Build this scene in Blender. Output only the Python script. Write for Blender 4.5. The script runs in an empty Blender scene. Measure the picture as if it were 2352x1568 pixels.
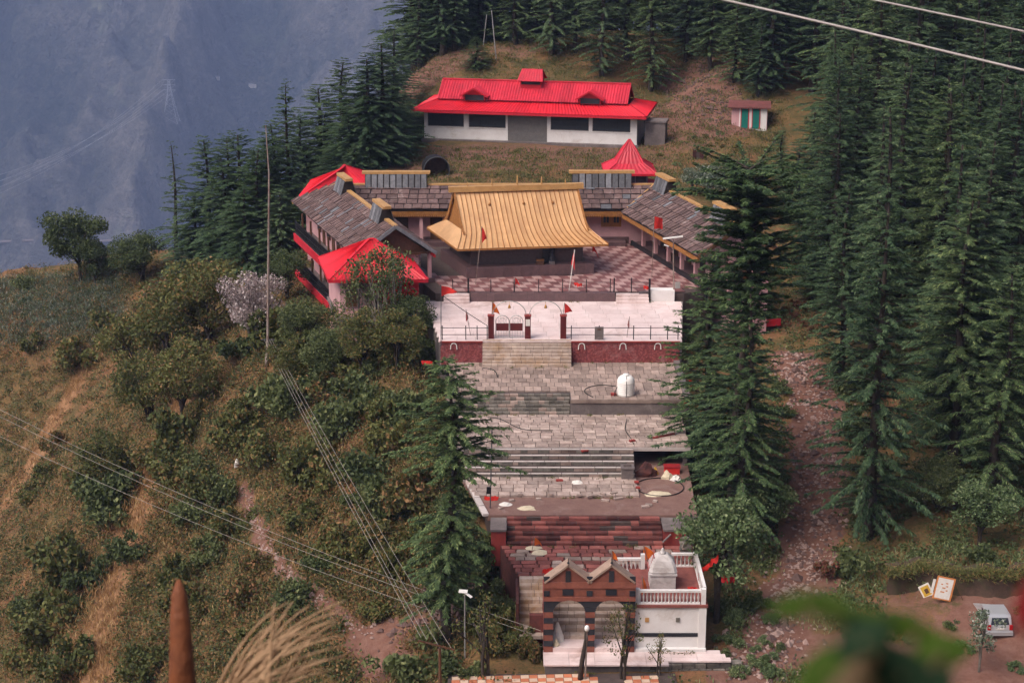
import bpy, math, random
import numpy as np
from mathutils import Matrix, Vector
R=math.radians; rnd=random.Random(7)
scene=bpy.context.scene; COL=scene.collection
# ------------------------------------------------------------ camera
F_PX=3800.0; PITCH=R(17); IMW=2352.0
CAM=(0.0,-76.122,40.021)
cd=bpy.data.cameras.new('camera'); co=bpy.data.objects.new('camera',cd); COL.objects.link(co)
co.location=CAM; co.rotation_euler=(R(90)-PITCH,0,0)
cd.sensor_width=36; cd.lens=36*F_PX/IMW; cd.clip_start=0.1; cd.clip_end=20000
cd.dof.use_dof=True; cd.dof.focus_distance=110; cd.dof.aperture_fstop=5.0
scene.camera=co
# ------------------------------------------------------------ world, sun, exposure
SUN_EL,SUN_AZ=52,232      # elevation, azimuth the light comes from (clockwise from +y)
w=bpy.data.worlds.new('World'); scene.world=w; w.use_nodes=True
nt=w.node_tree; nt.nodes.clear()
sky=nt.nodes.new('ShaderNodeTexSky'); sky.sky_type='NISHITA'; sky.sun_disc=False
sky.sun_elevation=R(SUN_EL); sky.sun_rotation=R(SUN_AZ); sky.altitude=300; sky.air_density=.7; sky.dust_density=7.0; sky.ozone_density=.6
bg=nt.nodes.new('ShaderNodeBackground'); bg.inputs[1].default_value=0.095
wo=nt.nodes.new('ShaderNodeOutputWorld'); nt.links.new(sky.outputs[0],bg.inputs[0]); nt.links.new(bg.outputs[0],wo.inputs[0])
sd=bpy.data.lights.new('sun','SUN'); sd.energy=1.35; sd.angle=R(42); sd.color=(1.0,0.93,0.87)
so=bpy.data.objects.new('sun',sd); COL.objects.link(so)
so.rotation_euler=(R(90-SUN_EL),0,R(180-SUN_AZ)); so.location=(0,0,120)
vs=scene.view_settings; vs.view_transform='Standard'; vs.look='None'; vs.exposure=.86; vs.gamma=1.0; vs.use_curve_mapping=False
scene.cycles.volume_bounces=0; scene.cycles.max_bounces=3; scene.cycles.diffuse_bounces=2; scene.cycles.glossy_bounces=2; scene.cycles.transmission_bounces=2; scene.cycles.use_adaptive_sampling=True; scene.cycles.adaptive_threshold=.035; scene.cycles.volume_step_rate=10
# ------------------------------------------------------------ pixel -> world (for reading places off the photograph)
def ray(u,v):
    a=(v-784)/F_PX
    return ((u-1176)/F_PX, math.cos(PITCH)-a*math.sin(PITCH), -math.sin(PITCH)-a*math.cos(PITCH))
def atz(u,v,z):
    d=ray(u,v); t=(z-CAM[2])/d[2]; return (CAM[0]+t*d[0],CAM[1]+t*d[1],z)
def aty(u,v,y):
    d=ray(u,v); t=(y-CAM[1])/d[1]; return (CAM[0]+t*d[0],y,CAM[2]+t*d[2])
def proj(x,y,z):
    dx,dy,dz=x-CAM[0],y-CAM[1],z-CAM[2]
    s=dy*math.cos(PITCH)-dz*math.sin(PITCH); up=dy*math.sin(PITCH)+dz*math.cos(PITCH)
    return 1176+F_PX*dx/s, 784-F_PX*up/s
# ------------------------------------------------------------ materials
MATS={}
def nodes(name,rough=0.8,spec=0.3):
    m=bpy.data.materials.new(name); m.use_nodes=True; n=m.node_tree.nodes; l=m.node_tree.links
    b=n['Principled BSDF']; b.inputs['Roughness'].default_value=rough; b.inputs['Specular IOR Level'].default_value=spec
    MATS[name]=m; return m,n,l,b
def mix(n,l,fac,a,b,mode='MIX'):
    x=n.new('ShaderNodeMix'); x.data_type='RGBA'; x.blend_type=mode
    for s,val in ((0,fac),(6,a),(7,b)):
        if hasattr(val,'links'): l.new(val,x.inputs[s])
        else: x.inputs[s].default_value=val if s==0 else (*val[:3],1)
    return x.outputs[2]
def noise(n,l,scale,detail=4,rough=.6,vec=None,dist=0):
    t=n.new('ShaderNodeTexNoise'); t.inputs['Scale'].default_value=scale; t.inputs['Detail'].default_value=detail; t.inputs['Roughness'].default_value=rough
    t.inputs['Distortion'].default_value=dist
    if vec is not None: l.new(vec,t.inputs['Vector'])
    return t.outputs[0]
def ramp(n,l,fac,lo,hi):
    r=n.new('ShaderNodeMapRange'); r.inputs[1].default_value=lo; r.inputs[2].default_value=hi; l.new(fac,r.inputs[0]); return r.outputs[0]
def pos(n): return n.new('ShaderNodeNewGeometry').outputs['Position']
def M(name,c1,c2=None,scale=1.5,lo=.35,hi=.65,rough=.8,spec=.3,bump=0,bscale=20,orand=0.0,stain=None,stscale=.5,stlo=.55,sthi=.75,metal=0):
    """two-tone noise material, optional stain layer, optional per-object brightness spread"""
    if name in MATS: return MATS[name]
    m,n,l,b=nodes(name,rough,spec); b.inputs['Metallic'].default_value=metal
    p=pos(n); c=None
    if c2 is None: c2=tuple(x*.8 for x in c1)
    c=mix(n,l,ramp(n,l,noise(n,l,scale,5,.65,p),lo,hi),c1,c2)
    if stain:
        c=mix(n,l,ramp(n,l,noise(n,l,stscale,6,.7,p,.6),stlo,sthi),c,stain)
    if orand>0:
        oi=n.new('ShaderNodeObjectInfo'); r=n.new('ShaderNodeMapRange'); l.new(oi.outputs['Random'],r.inputs[0])
        r.inputs[3].default_value=1-orand; r.inputs[4].default_value=1+orand
        hs=n.new('ShaderNodeHueSaturation'); l.new(c,hs.inputs['Color']); l.new(r.outputs[0],hs.inputs['Value']); c=hs.outputs[0]
    l.new(c,b.inputs['Base Color'])
    if bump:
        bp=n.new('ShaderNodeBump'); bp.inputs['Strength'].default_value=bump; bp.inputs['Distance'].default_value=.03
        l.new(noise(n,l,bscale,4,.6,p),bp.inputs['Height']); l.new(bp.outputs[0],b.inputs['Normal'])
    return m
def LEAF(name,dark,lite,tip=None,tipf=.12,orand=.25,big=.35,trans=.25):
    """foliage: colour varies per leaf, per clump and per tree"""
    m,n,l,b=nodes(name,.65,.2)
    g=n.new('ShaderNodeNewGeometry'); isl=g.outputs['Random Per Island']
    c=mix(n,l,isl,dark,lite)
    cl=ramp(n,l,noise(n,l,big,3,.6,g.outputs['Position']),.35,.68)
    c=mix(n,l,cl,c,mix(n,l,.55,c,lite))
    if tip:
        th=n.new('ShaderNodeMath'); th.operation='LESS_THAN'; th.inputs[1].default_value=tipf
        mu=n.new('ShaderNodeMath'); mu.operation='MULTIPLY'; mu.inputs[1].default_value=7.31; l.new(isl,mu.inputs[0])
        fr=n.new('ShaderNodeMath'); fr.operation='FRACT'; l.new(mu.outputs[0],fr.inputs[0]); l.new(fr.outputs[0],th.inputs[0])
        c=mix(n,l,th.outputs[0],c,tip)
    oi=n.new('ShaderNodeObjectInfo'); r=n.new('ShaderNodeMapRange'); l.new(oi.outputs['Random'],r.inputs[0]); r.inputs[3].default_value=1-orand; r.inputs[4].default_value=1+orand
    r2=n.new('ShaderNodeMapRange'); l.new(oi.outputs['Random'],r2.inputs[0]); r2.inputs[3].default_value=.515; r2.inputs[4].default_value=.485
    hs=n.new('ShaderNodeHueSaturation'); l.new(c,hs.inputs['Color']); l.new(r.outputs[0],hs.inputs['Value']); l.new(r2.outputs[0],hs.inputs['Hue'])
    l.new(hs.outputs[0],b.inputs['Base Color'])
    if trans:
        tr=n.new('ShaderNodeBsdfTranslucent'); l.new(hs.outputs[0],tr.inputs[0]); ms=n.new('ShaderNodeMixShader'); ms.inputs[0].default_value=trans
        o=n['Material Output']; l.new(b.outputs[0],ms.inputs[1]); l.new(tr.outputs[0],ms.inputs[2]); l.new(ms.outputs[0],o.inputs[0])
    return m
# ------------------------------------------------------------ mesh helpers
class MB:
    def __init__(s): s.v=[]; s.f=[]
    def add(s,vs,fs):
        k=len(s.v); s.v+= [tuple(p) for p in vs]; s.f+=[tuple(i+k for i in f) for f in fs]; return s
    def hexa(s,p): # 8 points: bottom 4 ccw, top 4 ccw
        return s.add(p,[(3,2,1,0),(4,5,6,7),(0,1,5,4),(1,2,6,5),(2,3,7,6),(3,0,4,7)])
    def box(s,x0,x1,y0,y1,z0,z1): return s.hexa([(x0,y0,z0),(x1,y0,z0),(x1,y1,z0),(x0,y1,z0),(x0,y0,z1),(x1,y0,z1),(x1,y1,z1),(x0,y1,z1)])
    def bar(s,a,b,w,h=None,up=(0,0,1)):
        h=h or w; a=Vector(a); b=Vector(b); d=(b-a).normalized(); u=Vector(up)
        if abs(d.dot(u))>.98: u=Vector((1,0,0))
        r=d.cross(u).normalized(); u=r.cross(d); r*=w/2; u*=h/2
        return s.hexa([a-r-u,a+r-u,b+r-u,b-r-u,a-r+u,a+r+u,b+r+u,b-r+u])
    def tube(s,pts,rad,n=6,cap=True):
        pts=[Vector(p) for p in pts]; k=len(s.v)
        if not hasattr(rad,'__len__'): rad=[rad]*len(pts)
        for i,p in enumerate(pts):
            d=(pts[min(i+1,len(pts)-1)]-pts[max(i-1,0)]).normalized()
            u=Vector((0,0,1)) if abs(d.z)<.9 else Vector((1,0,0)); r=d.cross(u).normalized(); u=r.cross(d)
            for j in range(n):
                t=2*math.pi*j/n; s.v.append(tuple(p+(r*math.cos(t)+u*math.sin(t))*rad[i]))
        for i in range(len(pts)-1):
            for j in range(n): a=k+i*n+j; b=k+i*n+(j+1)%n; s.f.append((a,b,b+n,a+n))
        if cap: s.f.append(tuple(k+j for j in range(n-1,-1,-1))); s.f.append(tuple(k+(len(pts)-1)*n+j for j in range(n)))
        return s
    def lathe(s,c,prof,n=16):
        k=len(s.v)
        for r,z in prof:
            for j in range(n): t=2*math.pi*j/n; s.v.append((c[0]+r*math.cos(t),c[1]+r*math.sin(t),c[2]+z))
        for i in range(len(prof)-1):
            for j in range(n): a=k+i*n+j; b=k+i*n+(j+1)%n; s.f.append((a,b,b+n,a+n))
        s.f.append(tuple(k+j for j in range(n-1,-1,-1))); s.f.append(tuple(k+(len(prof)-1)*n+j for j in range(n)))
        return s
    def prism(s,poly,z0,z1): # poly ccw in xy
        n=len(poly); k=len(s.v); s.v+=[(x,y,z0) for x,y in poly]+[(x,y,z1) for x,y in poly]
        s.f.append(tuple(k+n-1-i for i in range(n))); s.f.append(tuple(k+n+i for i in range(n)))
        for i in range(n): j=(i+1)%n; s.f.append((k+i,k+j,k+n+j,k+n+i))
        return s
    def slab(s,q,th): # quad of 4 points thickened downwards
        q=[Vector(p) for p in q]; nn=(q[1]-q[0]).cross(q[3]-q[0]).normalized()*th
        if nn.z<0: q=q[::-1]; nn=-nn
        return s.hexa([p-nn for p in q]+q)
    def mesh(s,name,smooth=False):
        me=bpy.data.meshes.new(name); me.from_pydata(s.v,[],s.f); me.update()
        if smooth: me.polygons.foreach_set('use_smooth',[True]*len(me.polygons))
        return me
def WM(o):
    if o.parent: return WM(o.parent)@o.matrix_parent_inverse@o.matrix_basis
    return o.matrix_basis.copy()
def link(o,parent=None):
    COL.objects.link(o)
    if parent: o.parent=parent; o.matrix_parent_inverse=WM(parent).inverted()
    return o
def tag(o,label=None,cat=None,group=None,kind=None):
    if label: o['label']=label
    if cat: o['category']=cat
    if group: o['group']=group
    if kind: o['kind']=kind
    return o
def thing(name,label,cat,loc,group=None):
    o=bpy.data.objects.new(name,None); o.empty_display_size=.3; o.location=loc; COL.objects.link(o)
    return tag(o,label,cat,group)
def obj(name,mb,mat,parent=None,smooth=False):
    me=mb.mesh(name,smooth) if isinstance(mb,MB) else mb
    if mat and not len(me.materials): me.materials.append(mat)
    return link(bpy.data.objects.new(name,me),parent)
def inst(name,me,parent,loc,rot=(0,0,0),sc=(1,1,1)):
    o=bpy.data.objects.new(name,me); o.location=loc; o.rotation_euler=rot; o.scale=sc
    return link(o,parent)
def stone_mesh(name,mat,j=.06,ch=.08,seed=0):
    """unit block centred in xy, z 0..1, chamfered top edge, slightly uneven"""
    r=random.Random(seed); v=[]
    for z,s in ((0,.5),(1-ch,.5),(1,.5-ch*.6)):
        for sx,sy in ((-1,-1),(1,-1),(1,1),(-1,1)): v.append((sx*s*(1-r.random()*j),sy*s*(1-r.random()*j),z-r.random()*j*.3))
    f=[(3,2,1,0),(8,9,10,11)]
    for k in (0,4):
        for i in range(4): f.append((k+i,k+(i+1)%4,k+4+(i+1)%4,k+4+i))
    me=bpy.data.meshes.new(name); me.from_pydata(v,[],f); me.materials.append(mat); return me
def stones(name,mats,nv=3,**kw): return [stone_mesh(name,m,seed=i*7+k,**kw) for k,m in enumerate(mats) for i in range(nv)]
# ------------------------------------------------------------ terrain
CP=[(4,-4,-.35),(-2,-4,-.6),(4,3,-.2),(4,8,.6),(5,14,2.0),(4,22,3.2),(4,32,4.6),(4,40,5.6),(4,50,6.8),(4,58,7.8),
 (12,0,-.3),(12,10,.2),(13.2,20,2.2),(14,30,3.8),(16,40,4.4),(21,50,4.9),(26,45,4.8),(28,58,7.5),(14,-6,-1.0),
 (0,66,9.2),(0,75,10.3),(0,84,10.95),(-8,86,10.95),(12,84,10.95),(5,92,11.2),(14,76,10.2),(18,66,9.0),
 (-1.2,6,.9),(-3.5,12,2.0),(-4.5,18,3.0),(-6,24,4.0),(-8,31,4.6),(-12,38,4.2),(-17,48,3.6),(-19,56,3.8),(-18,66,4.5),(-14,76,8.6),
 (30,9,3.0),(26,7,2.5),(45,10,3.5),(60,20,4.5),(85,40,6),(36,20,3.2),(36,35,4.8),(40,50,6.5),(55,65,9),(80,80,10),(45,90,14),(70,100,14),(30,105,17.5),(22,98,16.5),
 (-30,-4,-16),(-12,-5,-4.5),(20,-6,-.4),(36,-5,.4),(36,2,1.0),(60,-5,2),(0,125,14.5),(30,130,17),(80,130,17),(-22,125,-8),(-14,122,8),(-19,96,4.5),(-30,78,-2.0),(-28,104,-7),(-18,109,4),(-45,116,-15),(-62,118,-18),(-78,120,-30),(-75,70,-32),(-70,20,-38),(-50,-10,-30)]
for u,v,z in [(570,1150,-3.2),(760,1390,-1.8),(850,1500,-1.5),(612,842,2.6),(430,900,-1.5),(230,1400,-9.5),(0,1560,-15),(0,950,-13),(330,560,-1),(180,606,-4.0),(0,622,-5.0),(90,606,-4.2),
  (1180,95,17.5),(950,172,14),(1560,205,14.0),(1720,298,12),(1850,830,5.2),(1880,1000,2.6),(1870,1240,.3),(1860,1330,-.2),(2160,1388,.9),(2290,1475,.5),(1800,1480,-.6),(1015,1482,-.9),(1640,1430,.1),(700,1000,.8),(850,1150,1.0),(1420,95,18)]:
    CP.append(atz(u,v,z))
CPa=np.array(CP); _X=CPa[:,:2]
def _U(r2): return np.where(r2>1e-9,r2*np.log(np.maximum(r2,1e-9)),0)*.5
_n=len(CPa); _K=_U(((_X[:,None]-_X[None])**2).sum(-1))+np.eye(_n)*4.0
_P=np.c_[np.ones(_n),_X]; _A=np.block([[_K,_P],[_P.T,np.zeros((3,3))]])
_W=np.linalg.solve(_A,np.r_[CPa[:,2],0,0,0])
def _wob(x,y):
    return (.22*np.sin(.9*x+.5*y+1)*np.sin(.7*y-.4*x)+.14*np.sin(1.9*x-1.1*y)*np.sin(1.6*y+.8*x+2)+.5*np.sin(.23*x+.11*y)*np.sin(.19*y-.15*x+.7))
FOOT=[(-1.5,11,-1.8,9.5,-.25,.8),(-4,11.4,9,24,2.6,.8),(-6,12,23,42,4.2,.8),(-9,16,41,60,6.6,1),(-18,19,44,62,4.2,2),(-10,13.5,82,93,10.93,1.0),(1,10,-3,5,-.35,1),(-3.4,8.4,-5,-1.4,-.32,.7)]
def sstep(a,b,x): t=np.clip((x-a)/(b-a),0,1); return t*t*(3-2*t)
def H(x,y):
    x=np.asarray(x,float); y=np.asarray(y,float); sh=x.shape; xf=np.clip(x.ravel(),-80,95); yf=np.clip(y.ravel(),-20,140)
    z=_W[_n]+_W[_n+1]*xf+_W[_n+2]*yf
    for i in range(_n): z=z+_W[i]*_U((xf-_X[i,0])**2+(yf-_X[i,1])**2)
    xr,yr=x.ravel(),y.ravel()
    z=z+_wob(xr,yr)*np.clip((np.abs(xr-4)-7)/6,.15,1)
    for x0,x1,y0,y1,zm,mg in FOOT:
        d=np.maximum(np.maximum(x0-xr,xr-x1),np.maximum(y0-yr,yr-y1))
        k=1-np.clip(d/mg,0,1); z=np.where(d<mg,z*(1-k)+np.minimum(z,zm)*k,z)
    # the ridge falls away into the valley beyond the spur
    out=np.maximum(0,-72-xr)*.75+np.maximum(0,yr-132)*.55+np.maximum(0,xr-150)*.35+np.maximum(0,np.hypot(xr+60,yr-118)-46)*0
    z=np.maximum(z-out*np.clip(out/40,.4,1),-720+20*np.sin(xr*.004)+14*np.sin(yr*.007))
    # the hillside the photograph is taken from
    d=yr+76.1; hill=38.35-.78*np.clip(d,-30,3)-.95*np.clip(d-3,0,48)-.5*np.clip(d-51,0,500)+.6*np.sin(xr*.3)*np.sin(yr*.4)-.35*np.maximum(0,np.abs(xr)-14)
    z=np.where(d<50,np.maximum(z,hill),z)
    return z.reshape(sh)
def Hs(x,y): return float(H(np.array([x]),np.array([y]))[0])
def on_ground(u,v,smax=400):
    s=np.arange(45,smax,.4); d=ray(u,v); z=CAM[2]+s*d[2]; h=H(CAM[0]+s*d[0],CAM[1]+s*d[1])
    i=int(np.argmax(z<h)) if (z<h).any() else len(s)-1
    x,y=CAM[0]+s[i]*d[0],CAM[1]+s[i]*d[1]; return (x,y,Hs(x,y))
def seg_dist(x,y,pl):
    best=np.full(x.shape,1e9)
    for (ax,ay),(bx,by) in zip(pl[:-1],pl[1:]):
        L=(bx-ax)**2+(by-ay)**2; t=np.clip(((x-ax)*(bx-ax)+(y-ay)*(by-ay))/max(L,1e-9),0,1)
        best=np.minimum(best,np.hypot(x-ax-t*(bx-ax),y-ay-t*(by-ay)))
    return best
def gpath(pts): return [on_ground(u,v)[:2] for u,v in pts]
PATHS=[(gpath([(1820,815),(1860,900),(1885,1000),(1875,1120),(1870,1230),(1850,1310),(1800,1420),(1760,1500),(1700,1556)]),1.5),   # stony track right of the terraces
       (gpath([(560,1120),(590,1210),(630,1290),(690,1350),(760,1400),(840,1470)]),.26),
       (gpath([(840,1470),(900,1540)]),1.1),(gpath([(2360,1390),(2290,1480),(2230,1560)]),2.6),(gpath([(2230,1560),(1900,1480)]),1.2)]
STRIPS=[(gpath([(440,880),(390,1000),(340,1090),(300,1200),(270,1330),(235,1450),(220,1560)]),1.15),(gpath([(270,760),(190,860),(130,960),(60,1100),(0,1180)]),.8)]
BARE=[(gpath([(1040,372),(1200,352),(1400,362)]),5),(gpath([(1500,330),(1580,290)]),4),(gpath([(1170,110),(1215,108)]),2.5),(gpath([(1100,1330),(1000,1400)]),1.6),(gpath([(2130,1400),(2260,1385)]),2.0)]
BARE2=[(gpath([(1585,175),(1630,220),(1655,285)]),2.6),(gpath([(955,185),(1000,160),(1050,140)]),2.4),(gpath([(1530,300),(1545,240)]),1.6),(gpath([(1060,360),(1250,350),(1400,358)]),1.2)]
def mask(x,y,L,soft=.8):
    m=np.zeros(x.shape)
    for pl,wd in L: m=np.maximum(m,1-np.clip((seg_dist(x,y,pl)-wd*(1+.35*np.sin(.7*x+1.3*y)*np.sin(.9*y-.5*x)))/(soft*max(wd,1)),0,1))
    return m
def graded(a,b,step,far,g=1.16):
    c=list(np.arange(a,b+1e-6,step)); s=step
    lo=[c[0]]; hi=[c[-1]]
    while lo[-1]>-far: s*=g; lo.append(lo[-1]-s)
    s=step
    while hi[-1]<far: s*=g; hi.append(hi[-1]+s)
    return np.array(lo[:0:-1]+c+hi[1:])
gx=graded(-78,92,.62,3800); gy=graded(-80,138,.7,3800)
XX,YY=np.meshgrid(gx,gy); ZZ=H(XX,YY)
def grid_mesh(name,X,Y,Z,mat):
    ny,nx=X.shape; me=bpy.data.meshes.new(name); me.vertices.add(nx*ny); me.vertices.foreach_set('co',np.stack([X,Y,Z],-1).astype(np.float32).ravel())
    i=np.arange(nx*ny).reshape(ny,nx); q=np.stack([i[:-1,:-1],i[:-1,1:],i[1:,1:],i[1:,:-1]],-1).reshape(-1,4)
    me.loops.add(q.size); me.loops.foreach_set('vertex_index',q.ravel()); me.polygons.add(len(q)); me.polygons.foreach_set('loop_start',np.arange(0,q.size,4))
    me.update(calc_edges=True); me.polygons.foreach_set('use_smooth',np.ones(len(q),bool)); me.materials.append(mat); return me
def attr(me,name,val):
    a=me.attributes.new(name,'FLOAT','POINT'); a.data.foreach_set('value',val.astype(np.float32).ravel())
def ground_mat():
    m,n,l,b=nodes('hillside_soil_and_grass',.95,.1); p=pos(n)
    def at(nm): a=n.new('ShaderNodeAttribute'); a.attribute_name=nm; return a.outputs['Fac']
    g=mix(n,l,ramp(n,l,noise(n,l,.55,6,.7,p),.38,.62),(.072,.062,.026),(.17,.100,.045))
    g=mix(n,l,ramp(n,l,noise(n,l,.16,5,.65,p,1),.48,.66),g,(.22,.105,.055))
    g=mix(n,l,ramp(n,l,noise(n,l,6,3,.7,p),.5,.75),g,(.035,.05,.022))
    dirt=mix(n,l,ramp(n,l,noise(n,l,1.8,6,.75,p),.35,.7),(.140,.064,.046),(.21,.118,.092))
    tan=mix(n,l,ramp(n,l,noise(n,l,1.2,6,.7,p),.35,.65),(.30,.165,.088),(.17,.092,.047))
    br=n.new('ShaderNodeMath'); br.operation='ADD'; l.new(noise(n,l,2.3,5,.7,p),br.inputs[0]); br.inputs[1].default_value=-.5
    def edge(nm):
        s=n.new('ShaderNodeMath'); s.operation='MULTIPLY_ADD'; l.new(br.outputs[0],s.inputs[0]); s.inputs[1].default_value=1.1; l.new(at(nm),s.inputs[2]); return ramp(n,l,s.outputs[0],.38,.62)
    c=mix(n,l,edge('dry'),g,tan); c=mix(n,l,edge('dirt'),c,dirt); c=mix(n,l,edge('dirt2'),c,dirt)
    l.new(c,b.inputs['Base Color'])
    bp=n.new('ShaderNodeBump'); bp.inputs['Strength'].default_value=.7; bp.inputs['Distance'].default_value=.12; l.new(noise(n,l,3,7,.75,p),bp.inputs['Height']); l.new(bp.outputs[0],b.inputs['Normal'])
    return m
gm=grid_mesh('hillside',XX,YY,ZZ,ground_mat())
attr(gm,'dirt',np.maximum(mask(XX,YY,PATHS,.35),.52*mask(XX,YY,BARE,.9))); attr(gm,'dirt2',.9*mask(XX,YY,BARE2,.6)); attr(gm,'dry',mask(XX,YY,STRIPS,.6))
tag(link(bpy.data.objects.new('hillside',gm)),'overgrown spur of earth, scrub and dry grass','hillside',kind='structure')
# ------------------------------------------------------------ far mountain across the valley
def fbm(x,y,seed=0,oct=6,ridge=True):
    r=np.random.RandomState(seed); z=0; a=1
    for k in range(oct):
        f=2**k; ph=r.rand(4)*6.3; th=r.rand()*6.3
        u=x*math.cos(th)+y*math.sin(th); v=-x*math.sin(th)+y*math.cos(th)
        s=np.sin(u*f+ph[0]+1.3*np.sin(v*f*.7+ph[1]))*np.sin(v*f*.9+ph[2]+1.1*np.sin(u*f*.6+ph[3]))
        z=z+a*((1-np.abs(s)*2) if ridge else s); a*=.5
    return z
def Hm(x,y):
    d=np.hypot(x,y+76)+x*.18
    z=-700+.80*np.maximum(0,d-2350)**1.0
    sp=1-2*np.abs(np.sin((x*.85+y*.35)*.0085+.7*np.sin(y*.006)+.5*np.sin(x*.013)))   # spurs and gullies running down the face
    z=z+sp*105*sstep(2300,2480,d)+fbm(x*.017,y*.017,3)*24*sstep(2250,2600,d)+fbm(x*.03,y*.03,5,4)*9*sstep(2250,2500,d)
    return np.minimum(z,40+30*np.sin(x*.002))
th=np.linspace(-.62,.62,420); rr=np.r_[np.linspace(2000,2300,12),np.linspace(2310,3500,240),np.linspace(3510,4300,12)]
TH,RR=np.meshgrid(th,rr); MX=np.sin(TH)*RR; MY=np.cos(TH)*RR-76; MZ=Hm(MX,MY)
mm,n,l,b=nodes('distant_forest_slope',.95,.05); p=pos(n)
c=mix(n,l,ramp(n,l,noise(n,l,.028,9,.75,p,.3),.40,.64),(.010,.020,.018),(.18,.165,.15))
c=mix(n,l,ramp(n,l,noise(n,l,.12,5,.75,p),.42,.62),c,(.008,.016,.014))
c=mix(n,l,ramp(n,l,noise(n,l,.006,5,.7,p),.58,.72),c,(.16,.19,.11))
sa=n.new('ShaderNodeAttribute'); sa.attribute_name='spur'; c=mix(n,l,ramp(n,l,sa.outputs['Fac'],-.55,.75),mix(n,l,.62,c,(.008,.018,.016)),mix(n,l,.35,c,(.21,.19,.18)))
l.new(c,b.inputs['Base Color'])
bp=n.new('ShaderNodeBump'); bp.inputs['Strength'].default_value=1; bp.inputs['Distance'].default_value=22; l.new(noise(n,l,.05,5,.7,p),bp.inputs['Height']); l.new(bp.outputs[0],b.inputs['Normal'])
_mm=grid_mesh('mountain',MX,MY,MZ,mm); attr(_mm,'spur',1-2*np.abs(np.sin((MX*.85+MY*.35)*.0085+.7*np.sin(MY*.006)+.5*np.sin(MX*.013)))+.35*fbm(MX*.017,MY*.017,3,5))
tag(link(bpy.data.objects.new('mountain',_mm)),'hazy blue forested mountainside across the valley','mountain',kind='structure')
def on_mountain(u,v):
    d=ray(u,v); s=np.arange(1500,4200,2.); z=CAM[2]+s*d[2]; h=Hm(s*d[0],CAM[1]+s*d[1]); i=int(np.argmax(z<h)); return (s[i]*d[0],CAM[1]+s[i]*d[1],float(h[i]))
# air between here and the mountain
hz=MB(); hz.box(-4600,4600,-4200,5200,-900,90)
hm=bpy.data.materials.new('mountain_air'); hm.use_nodes=True; hn=hm.node_tree.nodes; hn.remove(hn['Principled BSDF'])
pv=hn.new('ShaderNodeVolumePrincipled'); pv.inputs['Color'].default_value=(.45,.58,.97,1); pv.inputs['Density'].default_value=1.6e-4; pv.inputs['Anisotropy'].default_value=0.0
hm.node_tree.links.new(pv.outputs[0],hn['Material Output'].inputs['Volume'])
hm.cycles.homogeneous_volume=True
tag(obj('haze',hz,hm),'blue valley haze','haze',kind='stuff')
# ------------------------------------------------------------ building materials
m_red=M('red_painted_sheet',(.56,.022,.045),(.42,.018,.036),.9,rough=.5,spec=.4,orand=.12,stain=(.34,.03,.04),stscale=.7,stlo=.52,sthi=.8)
m_redb=M('bright_red_painted_sheet',(.66,.014,.028),(.54,.012,.025),.9,rough=.46,spec=.45,orand=.10,stain=(.42,.02,.03),stscale=.6,stlo=.55,sthi=.85)
m_redtrim=M('red_painted_trim',(.50,.015,.03),(.40,.013,.025),1.0,rough=.5)
m_gold=M('gilded_sheet',(.68,.40,.19),(.56,.31,.14),.8,rough=.42,spec=.6,orand=.10,metal=.25,stain=(.50,.27,.13),stscale=.8,stlo=.5,sthi=.85)
m_goldw=M('gilded_trim',(.58,.33,.13),(.46,.25,.09),2,rough=.45,spec=.5,metal=.2)
m_goldd=M('carved_golden_wood',(.36,.16,.045),(.24,.095,.03),6,rough=.55,bump=.4,bscale=30)
m_slate=M('mauve_slate',(.150,.098,.092),(.092,.060,.058),3,rough=.9,spec=.12,orand=.34,stain=(.26,.20,.19),stscale=.9)
m_slateg=M('grey_slate',(.165,.165,.18),(.10,.10,.112),3,rough=.85,spec=.15,orand=.38)
m_deck=M('dark_roof_boards',(.030,.022,.020),rough=.9)
m_pink=M('pink_plaster',(.58,.335,.345),(.50,.275,.29),1.1,rough=.85,stain=(.42,.25,.25),stscale=.4)
m_white=M('white_plaster',(.72,.69,.68),(.64,.60,.585),.9,rough=.85,stain=(.42,.34,.29),stscale=.55,stlo=.56,sthi=.8)
m_marble=M('stained_white_marble',(.70,.575,.56),(.60,.465,.45),1.0,rough=.55,spec=.4,stain=(.36,.235,.20),stscale=.45,stlo=.56,sthi=.78,orand=.07)
m_dark=M('dark_window_mesh',(.022,.026,.034),(.03,.034,.04),2,rough=.5)
m_black=M('black_painted_iron',(.014,.014,.017),rough=.5)
m_blk2=M('black_stone_tile',(.020,.022,.030),(.03,.03,.036),2,rough=.45,orand=.2)
m_gran=M('maroon_granite',(.125,.072,.075),(.095,.055,.058),4,rough=.45,spec=.45,orand=.12)
m_gran2=M('dark_granite_wall',(.105,.082,.085),(.08,.06,.064),5,rough=.5)
m_conc=M('weathered_concrete',(.165,.135,.13),(.11,.09,.088),1.2,rough=.9,stain=(.26,.22,.21),stscale=.8,bump=.3)
m_shut=M('grey_steel_shutter',(.20,.185,.18),(.16,.15,.145),3,rough=.5,metal=.3)
m_green=M('green_painted_door',(.010,.155,.125),(.009,.12,.10),1,rough=.5)
m_wood=M('brown_wood',(.13,.06,.032),(.08,.036,.02),4,rough=.7)
m_steel=M('galvanised_steel',(.42,.41,.40),(.33,.32,.31),3,rough=.45,metal=.5)
unit=lambda mat,nm: stones(nm,mat)
def basis_inst(name,me,parent,o,ax,ay,az):
    ob=bpy.data.objects.new(name,me)
    Mx=Matrix(((ax[0],ay[0],az[0],o[0]),(ax[1],ay[1],az[1],o[1]),(ax[2],ay[2],az[2],o[2]),(0,0,0,1)))
    ob.matrix_basis=Mx; return link(ob,parent)
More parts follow.
